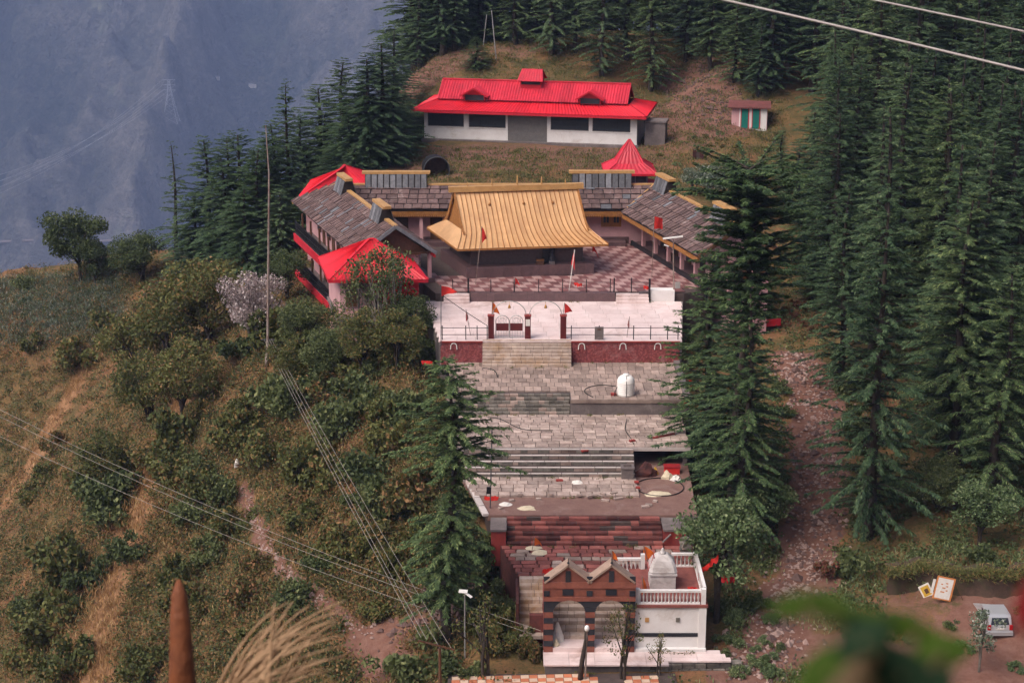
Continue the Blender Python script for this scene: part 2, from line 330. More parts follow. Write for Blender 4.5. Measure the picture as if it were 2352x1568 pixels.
def slate_meshes(mat,k,name='slate'):
    out=[]
    for i in range(k):
        r=random.Random(i+11); mb=MB(); a=[r.uniform(-.03,.03) for _ in range(8)]
        mb.hexa([(0.035,0+a[0],.0),(.965,0+a[1],.0),(.95+a[2],1.1,-.0),(.05+a[3],1.1,-.0),(0.035,0+a[0],1),(.965,0+a[1],1),(.95+a[2],1.1,.7),(.05+a[3],1.1,.7)])
        me=mb.mesh(name); me.materials.append(mat); out.append(me)
    return out
SL=slate_meshes(m_slate,14)+slate_meshes(m_slateg,1); SLG=slate_meshes(m_slateg,4,'crest_slate')
def lay_slates(parent,A0,A1,B0,B1,rows,wd,th=.06,seed=1,meshes=None):
    """courses of slates from the eave line A0-A1 up to the ridge line B0-B1"""
    A0,A1,B0,B1=[Vector(p) for p in (A0,A1,B0,B1)]; r=random.Random(seed); meshes=meshes or SL
    for k in range(rows):
        f=k/rows; P=A0.lerp(B0,f); Q=A1.lerp(B1,f); P2=A0.lerp(B0,(k+1)/rows)
        a=(Q-P); L=a.length; a.normalize(); s=(B0-A0); s-=a*s.dot(a); H_=s.length/rows; s.normalize(); n=a.cross(s).normalized()
        if n.z<0: n=-n
        t=-r.random()*wd*.5
        while t<L-.05:
            w_=wd*r.uniform(.82,1.18); t0=max(t,0); t1=min(t+w_,L)
            if t1-t0>.08:
                o=P+a*t0+n*(.13+r.uniform(0,.035))-s*r.uniform(0,.06); s2=(s-n*(.13/H_)).normalized()
                basis_inst('slate',r.choice(meshes),parent,o,a*(t1-t0),s2*H_,n*th*r.uniform(.8,1.3))
            t+=w_
class Wing:
    """gabled wing: N across, D along; n and t are distances along them"""
    def __init__(s,N,D,nr,hw,ze,zr): s.N=Vector((*N,0)).normalized(); s.D=Vector((*D,0)).normalized(); s.nr=nr; s.hw=hw; s.ze=ze; s.zr=zr
    def p(s,n,t,z): q=s.N*n+s.D*t; return Vector((q.x,q.y,z))
    def poly(s,n0,n1,t0,t1):
        q=[s.p(n,t,0) for n,t in ((n0,t0),(n1,t0),(n1,t1),(n0,t1))]; q=[(v.x,v.y) for v in q]
        ar=sum(q[i][0]*q[(i+1)%4][1]-q[(i+1)%4][0]*q[i][1] for i in range(4)); return q if ar>0 else q[::-1]
    def blk(s,mb,n0,n1,t0,t1,z0,z1): mb.prism(s.poly(n0,n1,t0,t1),z0,z1); return mb
    def roof(s,root,back,front,rows,wl,wi,seed,gable_back=True,gable_front=True,fm=None):
        """back, front: t at the low-n eave, the ridge and the high-n eave"""
        for side,wd,bi in ((-1,wl,0),(1,wi,2)):
            n=s.nr+side*s.hw
            if wd is None: continue
            A0,A1=s.p(n,back[bi],s.ze),s.p(n,front[bi],s.ze); B0,B1=s.p(s.nr,back[1],s.zr),s.p(s.nr,front[1],s.zr)
            lay_slates(root,A0,A1,B0,B1,rows,wd,seed=seed+side)
            obj('roof_deck',MB().slab([A0,A1,B1,B0],.10),m_deck,root)
        rc=MB()
        rc.bar(s.p(s.nr,back[1],s.zr+.12),s.p(s.nr,front[1],s.zr+.12),.34,.14); obj('ridge_cap',rc,m_goldw,root)
        for on,tt in ((gable_back,back),(gable_front,front)):
            if on:
                mb=MB()
                for side,bi in ((-1,0),(1,2)): mb.bar(s.p(s.nr+side*s.hw,tt[bi],s.ze-.02),s.p(s.nr,tt[1],s.zr+.06),.12,.26)
                obj('barge_board',mb,(fm or m_goldw) if tt is front else m_goldw,root)
    def crest(s,root,t0,t1,h=1.1,wb=.62,wt=.26,nsl=8,seed=3):
        z0=s.zr-.25; z1=s.zr+h; r=random.Random(seed)
        core=MB().hexa([s.p(s.nr-wb,t0,z0),s.p(s.nr-wb,t1,z0),s.p(s.nr+wb,t1,z0),s.p(s.nr+wb,t0,z0),s.p(s.nr-wt,t0,z1),s.p(s.nr-wt,t1,z1),s.p(s.nr+wt,t1,z1),s.p(s.nr+wt,t0,z1)])
        c=obj('roof_crest',core,m_deck,root)
        for side in (-1,1):
            A=s.p(s.nr+side*wb,t0,z0); B=s.p(s.nr+side*wb,t1,z0); C=s.p(s.nr+side*wt,t0,z1); up=(C-A); n=(B-A).cross(up).normalized()
            if n.dot(s.N)*side<0: n=-n
            for i in range(nsl):
                f0,f1=i/nsl+.006,(i+1)/nsl-.006
                basis_inst('crest_slate',r.choice(SLG),c,A.lerp(B,f0)+n*.02,(B-A)*(f1-f0),up/1.12*r.uniform(.95,1),n*.05)
        cap=MB(); cap.bar(s.p(s.nr,t0-.25,z1+.08),s.p(s.nr,t1+.25,z1+.08),.62,.2); obj('crest_cap',cap,m_goldw,c)
# ------------------------------------------------------------ back wing of the courtyard
BW=Wing((0,1),(1,0),58.35,3.2,11.0,12.35)
t=thing('slate_roofed_wing','long slate-roofed wing with two raised crests closing the far side of the courtyard','building',(0,56.5,7.9))
BW.roof(t,(-13.2,-13.2,-13.2),(12.6,12.6,12.6),5,.78,None,21,False,False)
BW.crest(t,-12.1,-7.0,1.05,nsl=10,seed=1); BW.crest(t,4.95,9.85,1.1,nsl=9,seed=2)
obj('roof_deck',MB().slab([(-13.2,61.5,11),(12.6,61.5,11),(12.6,58.35,12.35),(-13.2,58.35,12.35)],.1),m_slateg,t)
wl=MB().box(-11.5,11.5,56.4,60.6,6,10.95); obj('wall',wl,m_pink,t)
obj('wall_skirting',MB().box(-11.4,9.6,56.34,56.4,7.9,8.5),m_gran,t)
fs=MB().box(-13,9.4,55.22,55.36,10.58,10.95); obj('fascia',fs,m_goldd,t)
fr=MB()
for i in range(150):
    x=-12.9+i*.149; fr.hexa([(x,55.24,10.42),(x+.1,55.24,10.42),(x+.1,55.3,10.42),(x,55.3,10.42),(x-.02,55.24,10.6),(x+.12,55.24,10.6),(x+.12,55.3,10.6),(x-.02,55.3,10.6)])
tag(obj('fascia_fringe',fr,m_goldd,t),kind='stuff')
obj('beam',MB().box(-13,9.4,55.5,56.35,10.5,10.62),m_goldd,t)
def window(parent,x0,x1,z0,z1,y,frame=m_goldd,lights=2,nm='window'):
    w=obj(nm,MB().box(x0,x1,y-.08,y+.02,z0,z1),frame,parent); k=(x1-x0)/lights
    for i in range(lights): obj('pane',MB().box(x0+k*i+k*.24,x0+k*(i+1)-k*.24,y-.1,y-.075,z0+.3*(z1-z0),z1-.1*(z1-z0)),m_dark,w)
    for i in range(lights): obj('mullion',MB().box(x0+k*(i+.5)-.03,x0+k*(i+.5)+.03,y-.13,y-.1,z0+.3*(z1-z0),z1-.1*(z1-z0)),frame,w)
    return w
window(t,7.3,8.95,9.35,10.5,56.4)
d=obj('door',MB().box(4.0,6.1,56.3,56.42,8.3,10.5),m_goldd,t)
for i in range(5): obj('door_board',MB().box(4.1+i*.4,4.42+i*.4,56.26,56.3,8.35,10.35),m_goldw if i==4 else m_goldd,d)
for x in (-10,-7.4,-4.8,-2.2,.4,3.0): obj('column',MB().box(x-.14,x+.14,55.5,55.78,8.2,10.5),m_pink,t)
for x in (-9,-6.2,-3.4): obj('door',MB().box(x-.5,x+.5,56.33,56.42,8.3,10.1),m_wood,t)
obj('verandah_floor',MB().box(-11,9.3,55.3,56.4,7.5,8.28),m_gran,t)
# ------------------------------------------------------------ left wing
ang=R(20.2); DL=(math.sin(ang),-math.cos(ang)); NL=(math.cos(ang),math.sin(ang))
LW=Wing(NL,DL,6.65,3.02,10.4,12.5)
t=thing('slate_roofed_wing','two-storey pink wing with slate roof and black balconies left of the courtyard','building',(*LW.p(6.6,-52,0).xy,3.8))
LW.roof(t,(-63.6,-59.6,-56.5),(-43.2,-42.8,-42.5),5,.38,.95,31,True,True,m_slateg)
LW.crest(t,-58.6,-56.2,.95,nsl=5,seed=4); LW.crest(t,-47.8,-45.2,.95,nsl=5,seed=5)
obj('wall',LW.blk(MB(),4.7,8.6,-61,-43.6,2.6,10.35),m_pink,t)
obj('soffit',LW.blk(MB(),3.75,9.55,-61.5,-43.3,10.22,10.36),m_wood,t)
for zf,nm in ((8.2,0),(5.1,1)):
    b=obj('balcony',LW.blk(MB(),3.3,4.72,-61.6,-43.4,zf-.16,zf),m_conc,t)
    obj('balcony_fascia',LW.blk(MB(),3.2,3.3,-61.7,-43.3,zf-.62,zf+.02),m_redtrim,b)
    rl=MB(); q=LW
    for z in (zf+.12,zf+.55,zf+1.02): rl.bar(q.p(3.36,-61.6,z),q.p(3.36,-43.4,z),.05)
    for i in range(130): tt=-61.6+i*.14; rl.bar(q.p(3.36,tt,zf),q.p(3.36,tt,zf+1.0),.075,.03)
    obj('balcony_railing',rl,m_black,b)
    for i in range(6):
        tt=-59.5+i*2.9; obj('balcony_post',LW.blk(MB(),3.42,3.56,tt,tt+.14,zf,zf+2.1),m_wood,b)
    for i in range(5):
        tt=-59+i*3.1
        w=obj('window',LW.blk(MB(),4.64,4.72,tt,tt+1.1,zf+.75,zf+1.75),m_wood,t); obj('pane',LW.blk(MB(),4.6,4.64,tt+.12,tt+.98,zf+.85,zf+1.65),m_dark,w)
        obj('door',LW.blk(MB(),4.64,4.72,tt+1.6,tt+2.4,zf,zf+1.95),m_wood,t)
obj('verandah_floor',LW.blk(MB(),8.6,9.8,-56,-43.4,6.8,8.25),m_gran,t)
for i in range(5): tt=-55+i*2.8; obj('column',LW.blk(MB(),9.35,9.6,tt,tt+.25,8.2,10.35),m_pink,t)
obj('fascia',LW.blk(MB(),9.5,9.64,-56.4,-42.6,10.05,10.42),m_redtrim,t)
obj('gable_wall',MB().add([LW.p(4.0,-43.62,10.3),LW.p(9.3,-43.62,10.3),LW.p(6.65,-43.62,12.3),LW.p(4.0,-43.5,10.3),LW.p(9.3,-43.5,10.3),LW.p(6.65,-43.5,12.3)],[(0,1,2),(5,4,3),(0,3,4,1),(1,4,5,2),(2,5,3,0)]),m_wood,t)
# ------------------------------------------------------------ right wing
ang=R(17.5); DR=(math.sin(ang),-math.cos(ang)); NR=(math.cos(ang),math.sin(ang))
RW=Wing(NR,DR,28.25,3.25,10.8,12.75)
t=thing('slate_roofed_wing','slate-roofed wing with pink verandah and gilded fascia on the right of the courtyard','building',(*RW.p(29,-43,0).xy,4.6))
RW.roof(t,(-49.7,-50.6,-52),(-34.4,-34.4,-34.4),5,.5,.95,41,True,True,m_wood)
RW.crest(t,-49.8,-47.4,.95,nsl=5,seed=6); RW.crest(t,-38.5,-36,.95,nsl=5,seed=7)
obj('wall',RW.blk(MB(),27.75,31.0,-50.5,-35,3.4,10.75),m_pink,t)
obj('verandah_floor',RW.blk(MB(),26.25,27.8,-50,-35.2,6.8,8.26),m_gran,t)
obj('kerb',RW.blk(MB(),26.08,26.25,-50.4,-35.2,6.8,8.3),m_black,t)
obj('fascia',RW.blk(MB(),25.05,25.2,-49.8,-34.6,10.36,10.78),m_goldd,t)
obj('beam',RW.blk(MB(),26.25,26.6,-50,-35,10.25,10.62),m_goldd,t)
for i in range(6):
    tt=-48.6+i*2.62; obj('column',RW.blk(MB(),26.3,26.56,tt,tt+.26,8.26,10.3),m_pink,t)
    dd=obj('door',RW.blk(MB(),27.66,27.76,tt+.7,tt+1.6,8.26,10.15),m_wood,t); obj('door_panel',RW.blk(MB(),27.63,27.66,tt+.82,tt+1.48,8.4,10.0),m_dark,dd)
obj('gable_wall',MB().add([RW.p(25.4,-35.02,10.6),RW.p(31,-35.02,10.6),RW.p(28.25,-35.02,12.55),RW.p(25.4,-34.9,10.6),RW.p(31,-34.9,10.6),RW.p(28.25,-34.9,12.55)],[(0,1,2),(5,4,3),(0,3,4,1),(1,4,5,2),(2,5,3,0)]),m_pink,t)
for i in range(2): window_n=obj('window',RW.blk(MB(),28.2+i*1.5,29.2+i*1.5,-35.0,-34.93,8.6,9.8),m_wood,t)
b=obj('balcony',RW.blk(MB(),31,32.3,-44,-35.5,4.75,4.95),m_conc,t); obj('balcony_fascia',RW.blk(MB(),31,32.4,-35.5,-35.4,4.7,5.25),m_redtrim,b)
rl=MB()
for z in (5.4,5.9): rl.bar(RW.p(32.25,-44,z),RW.p(32.25,-35.5,z),.05); rl.bar(RW.p(31,-35.5,z),RW.p(32.25,-35.5,z),.05)
for i in range(8): rl.bar(RW.p(32.25,-44+i*1.2,4.95),RW.p(32.25,-44+i*1.2,5.9),.05)
obj('balcony_railing',rl,m_black,b)
# ------------------------------------------------------------ corrugated red roofs
def corr(q,nr,amp=.05):
    q=[Vector(p) for p in q]; mb=MB(); n=(q[1]-q[0]).cross(q[3]-q[0]).normalized()
    if n.z<0: n=-n
    v=[]; 
    for i in range(2*nr+1):
        f=i/(2*nr); o=n*(amp if i%2 else 0); v+=[q[0].lerp(q[1],f)+o,q[3].lerp(q[2],f)+o]
    k=len(v); v+=[p-n*.05 for p in (q[0],q[1],q[2],q[3])]
    f=[(2*i,2*i+2,2*i+3,2*i+1) for i in range(2*nr)]+[(k+3,k+2,k+1,k)]
    return mb.add(v,f)
def sheets(parent,q,ns,ribs,mat,amp=.05,name='roof_sheet'):
    q=[Vector(p) for p in q]
    for i in range(ns):
        a,b_=i/ns,(i+1)/ns; dz=Vector((0,0,.012*(i%2)))
        obj(name,corr([q[0].lerp(q[1],a)+dz,q[0].lerp(q[1],b_)+dz,q[3].lerp(q[2],b_)+dz,q[3].lerp(q[2],a)+dz],ribs,amp),mat,parent)
def hip(root,pts,ridge,mat,ns=(5,4),ribs=4,capmat=None,th=.1):
    """hip roof: eave corners FL,FR,BR,BL and ridge ends (left,right) or one peak"""
    FL,FR,BR,BL=[Vector(p) for p in pts]; r0,r1=[Vector(p) for p in ridge]
    sheets(root,[FL,FR,r1,r0],ns[0],ribs,mat); sheets(root,[BR,BL,r0,r1],ns[0],ribs,mat)
    sheets(root,[FR,BR,r1,r1],ns[1],ribs,mat); sheets(root,[BL,FL,r0,r0],ns[1],ribs,mat)
    c=MB()
    for a,b_ in ((FL,r0),(FR,r1),(BR,r1),(BL,r0)): c.bar(a+Vector((0,0,.05)),b_+Vector((0,0,.07)),.2,.07)
    if (r1-r0).length>.1: c.bar(r0+Vector((0,0,.08)),r1+Vector((0,0,.08)),.24,.08)
    obj('ridge_cap',c,capmat or mat,root)
    e=MB()
    for a,b_ in ((FL,FR),(FR,BR),(BR,BL),(BL,FL)): e.bar(a-Vector((0,0,.1)),b_-Vector((0,0,.1)),.06,.22)
    obj('fascia',e,m_redtrim,root)
# porch building in front of the left wing
t=thing('red_roofed_porch','pink two-storey porch with red sheet hip roof at the near end of the left wing','building',(-9.6,41,4.4))
hip(t,[(-13.1,38.2,9.65),(-6.0,38.3,9.65),(-7.6,45.0,9.65),(-14.6,44.8,9.65)],[(-10.5,42.2,11.65),(-10.1,42.2,11.65)],m_redb,(6,5),4)
pl=[(-12.4,38.9),(-6.7,39),(-8.1,44.5),(-13.8,44.3)]; obj('wall',MB().prism(pl,3.2,9.5),m_pink,t)
obj('door',MB().box(-9.9,-8.8,38.8,38.98,7.0,9.0),m_redtrim,t); obj('window',MB().box(-12.0,-11.2,38.8,38.96,7.5,8.7),m_wood,t)
obj('red_panel',MB().box(-8.4,-6.72,38.8,38.98,8.0,9.5),m_redtrim,t); obj('floor_slab',MB().prism([(-12.6,38.2),(-6.4,38.3),(-8,44.6),(-14,44.4)],6.5,6.75),m_conc,t)
# red hip roof beyond the left wing
t=thing('red_roofed_house','house with red sheet hip roof standing behind the left wing','building',(-14.6,66,6.5))
hip(t,[(-18.3,61.5,10.5),(-11.4,61.6,10.5),(-10.2,69.5,10.5),(-18.0,69.5,10.5)],[(-14.75,64.8,12.45),(-14.6,66.5,12.45)],m_redb,(6,7),4)
obj('wall',MB().prism([(-17.6,62.2),(-12,62.2),(-11.0,69),(-17.5,69)],5.0,10.4),m_pink,t)
# little pagoda roof
t=thing('pagoda_tower','small tower with flared red pyramid roof behind the back wing','tower',(9.9,63.5,9.3))
cx,cy=10.0,63.5
def ring(hw,z): return [Vector((cx-hw,cy-hw,z)),Vector((cx+hw,cy-hw,z)),Vector((cx+hw,cy+hw,z)),Vector((cx-hw,cy+hw,z))]
prof=[(2.2,12.72),(1.15,13.4),(.62,14.35),(.04,15.25)]
for k in range(3):
    a,b_=ring(*prof[k]),ring(*prof[k+1])
    for i in range(4): sheets(t,[a[i],a[(i+1)%4],b_[(i+1)%4],b_[i]],1,(9,6,4)[k],m_red,.035)
c=MB()
for i in range(4):
    pts=[ring(*p)[i]+Vector((0,0,.05)) for p in prof]; c.tube(pts,.06,6)
obj('hip_cap',c,m_red,t)
e=MB(); a=ring(2.2,12.66)
for i in range(4): e.bar(a[i],a[(i+1)%4],.06,.2)
obj('fascia',e,m_redtrim,t)
obj('wall',MB().box(cx-1.5,cx+1.5,cy-1.5,cy+1.5,8.5,12.7),m_slateg,t)
for i in range(3): obj('window',MB().box(cx-1.4+i*.95,cx-.55+i*.95,cy-1.56,cy-1.5,11.85,12.45),m_dark,t)
a,b_=ring(2.6,11.25),ring(1.5,11.7)
for i in range(4): sheets(t,[a[i],a[(i+1)%4],b_[(i+1)%4],b_[i]],1,9,m_redb,.035,'skirt_sheet')
# ------------------------------------------------------------ gilded temple
cT=Vector((.3,48.9,0)); e1=Vector((math.cos(R(8)),math.sin(R(8)),0)); e2=Vector((-math.sin(R(20)),math.cos(R(20)),0))
def TP(a,b_,z): q=cT+e1*a+e2*b_; return Vector((q.x,q.y,z))
t=thing('golden_temple','temple with curved golden standing-seam roof on a maroon plinth in the courtyard','temple',(cT.x,cT.y,7.96))
def TPb(mb,a0,a1,b0,b1,z0,z1):
    mb.hexa([TP(a0,b0,z0),TP(a1,b0,z0),TP(a1,b1,z0),TP(a0,b1,z0),TP(a0,b0,z1),TP(a1,b0,z1),TP(a1,b1,z1),TP(a0,b1,z1)]); return mb
pl=obj('plinth',TPb(MB(),-4.95,4.85,-3.35,3.1,7.4,8.78),m_gran,t)
GR=stones('plinth_panel',[m_gran],3,j=.01,ch=.02)
for i in range(14):
    a0=-4.95+i*.7; basis_inst('plinth_panel',GR[i%3],pl,TP(a0+.35,-3.36,7.98),e1*.69,Vector((0,-.03,0)),Vector((0,0,.78)))
obj('wall',TPb(MB(),-4.35,4.3,-2.55,2.5,8.7,10.6),m_gran2,t)
WP=stones('wall_panel',[m_gran2],3,j=.01,ch=.02)
for i in range(12): basis_inst('wall_panel',WP[i%3],t,TP(-4.35+i*.72+.36,-2.56,8.79),e1*.71,Vector((0,-.03,0)),Vector((0,0,1.5)))
obj('niche',TPb(MB(),1.15,2.1,-2.62,-2.56,8.8,10.0),m_dark,t)
prof=[(0,14.0,4.72),(.55,13.25,4.72),(1.12,12.42,4.74),(1.45,11.98,4.78),(1.85,11.55,4.84),(2.35,11.12,4.98),(2.95,10.75,5.3),(3.85,10.38,5.75)]
NP=26
for sgn,nm in ((-1,'front'),(1,'rear')):
    for i in range(NP):
        q0,q1=-1+2*i/NP,-1+2*(i+1)/NP; v=[]; f=[]
        for r_,z,l_ in prof:
            A=TP(q0*l_+.015,sgn*r_,z); B=TP(q1*l_-.015,sgn*r_,z); v+=[A+Vector((0,0,.06)),A,B,B+Vector((0,0,.06))]
        for k in range(len(prof)-1):
            for j in range(3): a=4*k+j; f.append((a,a+1,a+5,a+4) if sgn<0 else (a,a+4,a+5,a+1))
        obj('roof_panel',MB().add(v,f),m_gold,t)
    sm=MB()
    for i in range(NP+1):
        q0=-1+2*i/NP; pts=[TP(q0*l_,sgn*r_,z+.035) for r_,z,l_ in prof]
        for a,b_ in zip(pts[:-1],pts[1:]): sm.bar(a,b_,.035,.09)
    obj('standing_seams',sm,m_goldd,t)
for sgn in (-1,1): # side skirts
    for k in range(3):
        b0,b1=-1+2*k/3,-1+2*(k+1)/3
        lo=[TP(sgn*5.75,b0*3.85,10.38),TP(sgn*5.75,b1*3.85,10.38)]; hi=[TP(sgn*4.8,b0*2.0,11.4),TP(sgn*4.8,b1*2.0,11.4)]
        obj('roof_panel',MB().slab([lo[0],lo[1],hi[1],hi[0]],.03),m_gold,t)
    g=MB(); P3=[TP(sgn*4.66,-2.3,11.12),TP(sgn*4.66,2.3,11.12)]+[TP(sgn*4.66,r_,z-.05) for r_,z,l_ in prof[4::-1]]+[TP(sgn*4.66,-r_,z-.05) for r_,z,l_ in prof[1:5]]
    g.add(P3,[tuple(range(len(P3))) if sgn>0 else tuple(range(len(P3)-1,-1,-1))]); obj('gable_end',g,m_goldd,t)
    bb=MB()
    for s2 in (-1,1):
        pts=[TP(sgn*4.78,s2*r_,z-.02) for r_,z,l_ in prof[:6]]
        for a,b_ in zip(pts[:-1],pts[1:]): bb.bar(a,b_,.1,.3)
    obj('barge_board',bb,m_goldd,t)
ev=MB()
E4=[TP(-5.75,-3.85,10.3),TP(5.75,-3.85,10.3),TP(5.75,3.85,10.3),TP(-5.75,3.85,10.3)]
for i in range(4): ev.bar(E4[i],E4[(i+1)%4],.08,.16)
obj('fascia',ev,m_goldd,t)
sf=MB().slab([TP(-5.7,-3.8,10.26),TP(5.7,-3.8,10.26),TP(5.7,3.8,10.26),TP(-5.7,3.8,10.26)],.06); obj('soffit',sf,m_goldd,t)
rb=obj('ridge_beam',MB().bar(TP(-5.2,0,14.16),TP(5.25,0,14.16),.5,.42),m_goldw,t)
for a,h in ((-3.75,.32),(-1.85,.55),(.1,.78),(2.0,.6),(3.85,.36)):
    pr=[(.09,0),(.05,.08),(.10,.16),(.04,.26),(.085,.36),(.035,.46),(.07,.56),(.03,.66),(.05,.76),(.01,1.0)]
    p_=TP(a,0,14.36); obj('finial',MB().lathe(p_,[(r_*(.6+.5*h),z*h) for r_,z in pr],8),m_goldw,rb,True)
for a in (-2.3,.35,2.6):
    p_=TP(a,-.75,12.95); obj('roof_knob',MB().lathe(p_,[(.05,0),(.11,.06),(.09,.18),(.02,.24)],8),m_goldd,t,True)
# things on the plinth front
s_=thing('stone_idol','small dark seated figure on a pale stand at the temple front','idol',TP(1.75,-2.95,8.78))
p_=TP(1.75,-2.95,8.78); obj('pedestal',MB().box(p_.x-.24,p_.x+.24,p_.y-.2,p_.y+.2,8.78,9.0),m_conc,s_)
obj('figure',MB().lathe((p_.x,p_.y,9.0),[(.22,0),(.26,.1),(.2,.28),(.17,.42),(.22,.55),(.12,.66),(.09,.7),(.13,.78),(.13,.88),(.05,1.0)],10),m_blk2,s_,True)
p_=TP(.85,-2.95,8.78); s_=thing('offering_box','small brown wooden offering box on the temple plinth','box',p_)
obj('box_body',MB().box(p_.x-.28,p_.x+.28,p_.y-.18,p_.y+.18,8.78,9.08),m_wood,s_); obj('lid',MB().box(p_.x-.31,p_.x+.31,p_.y-.21,p_.y+.21,9.08,9.14),m_goldd,s_)
# ------------------------------------------------------------ red-roofed hall
hA=Vector((-8.77,88.32,11)); hB=Vector((12.18,84.19,11)); hx=(hB-hA); HL=hx.length; hx.normalize(); hy=Vector((-hx.y,hx.x,0))
def HP(a,b_,z): q=hA+hx*a+hy*b_; return Vector((q.x,q.y,11+z))
def HB(mb,a0,a1,b0,b1,z0,z1): mb.hexa([HP(a0,b0,z0),HP(a1,b0,z0),HP(a1,b1,z0),HP(a0,b1,z0),HP(a0,b0,z1),HP(a1,b0,z1),HP(a1,b1,z1),HP(a0,b1,z1)]); return mb
t=thing('red_roofed_hall','long white hall with bright red roof, two dormers and a grey roller shutter','building',HP(HL/2,3.5,0))
WD=7.2; k=HL/21.34
cuts=[(.35,4.05),(4.55,8.3),(8.5,12.45),(12.8,16.6),(16.95,20.7)]; cuts=[(a*k,b_*k) for a,b_ in cuts]
wl=MB(); xs=[0]+[c for p in cuts for c in p]+[HL]
for i in range(0,len(xs),2): HB(wl,xs[i],xs[i+1],0,.24,-.6,2.95)
for i,(a,b_) in enumerate(cuts):
    if i!=2: HB(wl,a,b_,0.01,.23,-.6,1.25)
    HB(wl,a,b_,0.01,.23,2.62,2.95)
HB(wl,0,.24,.25,WD,-.6,2.95); HB(wl,HL-.24,HL,.25,WD,-.6,2.95); HB(wl,.25,HL-.25,WD-.24,WD,-.6,2.95)
obj('wall',wl,m_white,t)
for i,(a,b_) in enumerate(cuts):
    if i==2:
        sh=obj('roller_shutter',HB(MB(),a,b_,.10,.14,0,2.62),m_shut,t)
        for z in range(20): obj('shutter_slat',MB().bar(HP(a+.03,.08,.07+z*.131),HP(b_-.03,.08,.07+z*.131),.06,.11),m_shut,sh)
    else:
        w=obj('window',HB(MB(),a,b_,.15,.2,1.25,2.62),m_dark,t); obj('sill',HB(MB(),a-.03,b_+.03,-.05,.12,1.2,1.262),m_white,w)
        obj('window_frame',HB(HB(HB(HB(MB(),a,b_,.09,.15,2.55,2.615),a,b_,.09,.15,1.265,1.33),a,a+.06,.09,.15,1.33,2.55),b_-.06,b_,.09,.15,1.33,2.55),m_conc,w)
        for q in (.33,.66): obj('window_bar',HB(MB(),a+(b_-a)*q-.02,a+(b_-a)*q+.02,.11,.15,1.25,2.62),m_black,w)
obj('plinth_step',HB(MB(),-.2,HL+.2,-.5,0,-.7,.06),m_conc,t)
EX=1.0; zE=3.0; zS=3.72; bS=1.55
FL,FR,BR,BL=HP(-EX,-EX,zE),HP(HL+EX,-EX,zE),HP(HL+EX,WD+EX,zE),HP(-EX,WD+EX,zE)
i0,i1,i2,i3=HP(1.0,bS,zS),HP(HL-1.0,bS,zS),HP(HL-1.0,WD-bS,zS),HP(1.0,WD-bS,zS)
sheets(t,[FL,FR,i1,i0],18,4,m_redb,.075,'skirt_sheet'); sheets(t,[FR,BR,i2,i1],7,4,m_redb,.075,'skirt_sheet'); sheets(t,[BR,BL,i3,i2],18,3,m_redb,.075,'skirt_sheet'); sheets(t,[BL,FL,i0,i3],7,4,m_redb,.075,'skirt_sheet')
e=MB()
for a,b_ in ((FL,FR),(FR,BR),(BR,BL),(BL,FL)): e.bar(a-Vector((0,0,.12)),b_-Vector((0,0,.12)),.06,.24)
for a,b_ in ((FL,i0),(FR,i1),(BR,i2),(BL,i3)): e.bar(a+Vector((0,0,.06)),b_+Vector((0,0,.06)),.22,.06)
obj('fascia',e,m_redtrim,t)
obj('ceiling',HB(MB(),-.9,HL+.9,-.9,WD+.9,2.9,2.95),m_wood,t)
u0,u1=1.15,HL-1.15; zu=3.84; zr=5.45; bm=WD/2
sheets(t,[HP(u0,1.15,zu),HP(u1,1.15,zu),HP(u1,bm,zr),HP(u0,bm,zr)],17,4,m_red,.075); sheets(t,[HP(u1,WD-1.15,zu),HP(u0,WD-1.15,zu),HP(u0,bm,zr),HP(u1,bm,zr)],17,3,m_red,.045)
for a in (u0+.25,u1-.25):
    obj('gable_wall',MB().add([HP(a-.05,1.5,zS-.1),HP(a-.05,WD-1.5,zS-.1),HP(a-.05,bm,zr-.08),HP(a+.05,1.5,zS-.1),HP(a+.05,WD-1.5,zS-.1),HP(a+.05,bm,zr-.08)],[(0,1,2),(5,4,3),(0,3,4,1),(1,4,5,2),(2,5,3,0)]),m_redtrim,t)
e=MB(); e.bar(HP(u0-.05,bm,zr+.07),HP(u1+.05,bm,zr+.07),.3,.1)
for a in (u0,u1):
    for b_ in (1.12,WD-1.12): e.bar(HP(a,b_,zu),HP(a,bm,zr+.02),.1,.2)
obj('ridge_cap',e,m_red,t)
for ac in (4.95*k,16.55*k):
    dm=obj('dormer',HB(MB(),ac-1.05,ac+1.05,.95,2.6,3.75,4.42),m_redtrim,t)
    for sg in (-1,1):
        obj('dormer_roof',corr([HP(ac+sg*1.4,.5,4.25),HP(ac+sg*1.4,2.9,4.25),HP(ac,2.9,5.05),HP(ac,.5,5.05)],8,.04),m_red,dm)
    obj('dormer_gable',MB().add([HP(ac-1.2,.93,4.4),HP(ac+1.2,.93,4.4),HP(ac,.93,5.0),HP(ac-1.2,.99,4.4),HP(ac+1.2,.99,4.4),HP(ac,.99,5.0)],[(0,1,2),(5,4,3),(0,3,4,1),(1,4,5,2),(2,5,3,0)]),m_redtrim,dm)
    bb=MB()
    for sg in (-1,1): bb.bar(HP(ac+sg*1.42,.48,4.24),HP(ac,.48,5.06),.08,.16)
    obj('barge_board',bb,m_redtrim,dm); obj('louvre',HB(MB(),ac-.95,ac+.95,.88,.95,3.82,4.34),m_dark,dm)
cc=10.3*k
cu=obj('cupola',HB(MB(),cc-1.05,cc+1.05,bm-.9,bm+.9,4.9,5.72),m_redtrim,t); obj('louvre',HB(MB(),cc-.95,cc+.95,bm-.96,bm-.9,5.28,5.66),m_dark,cu)
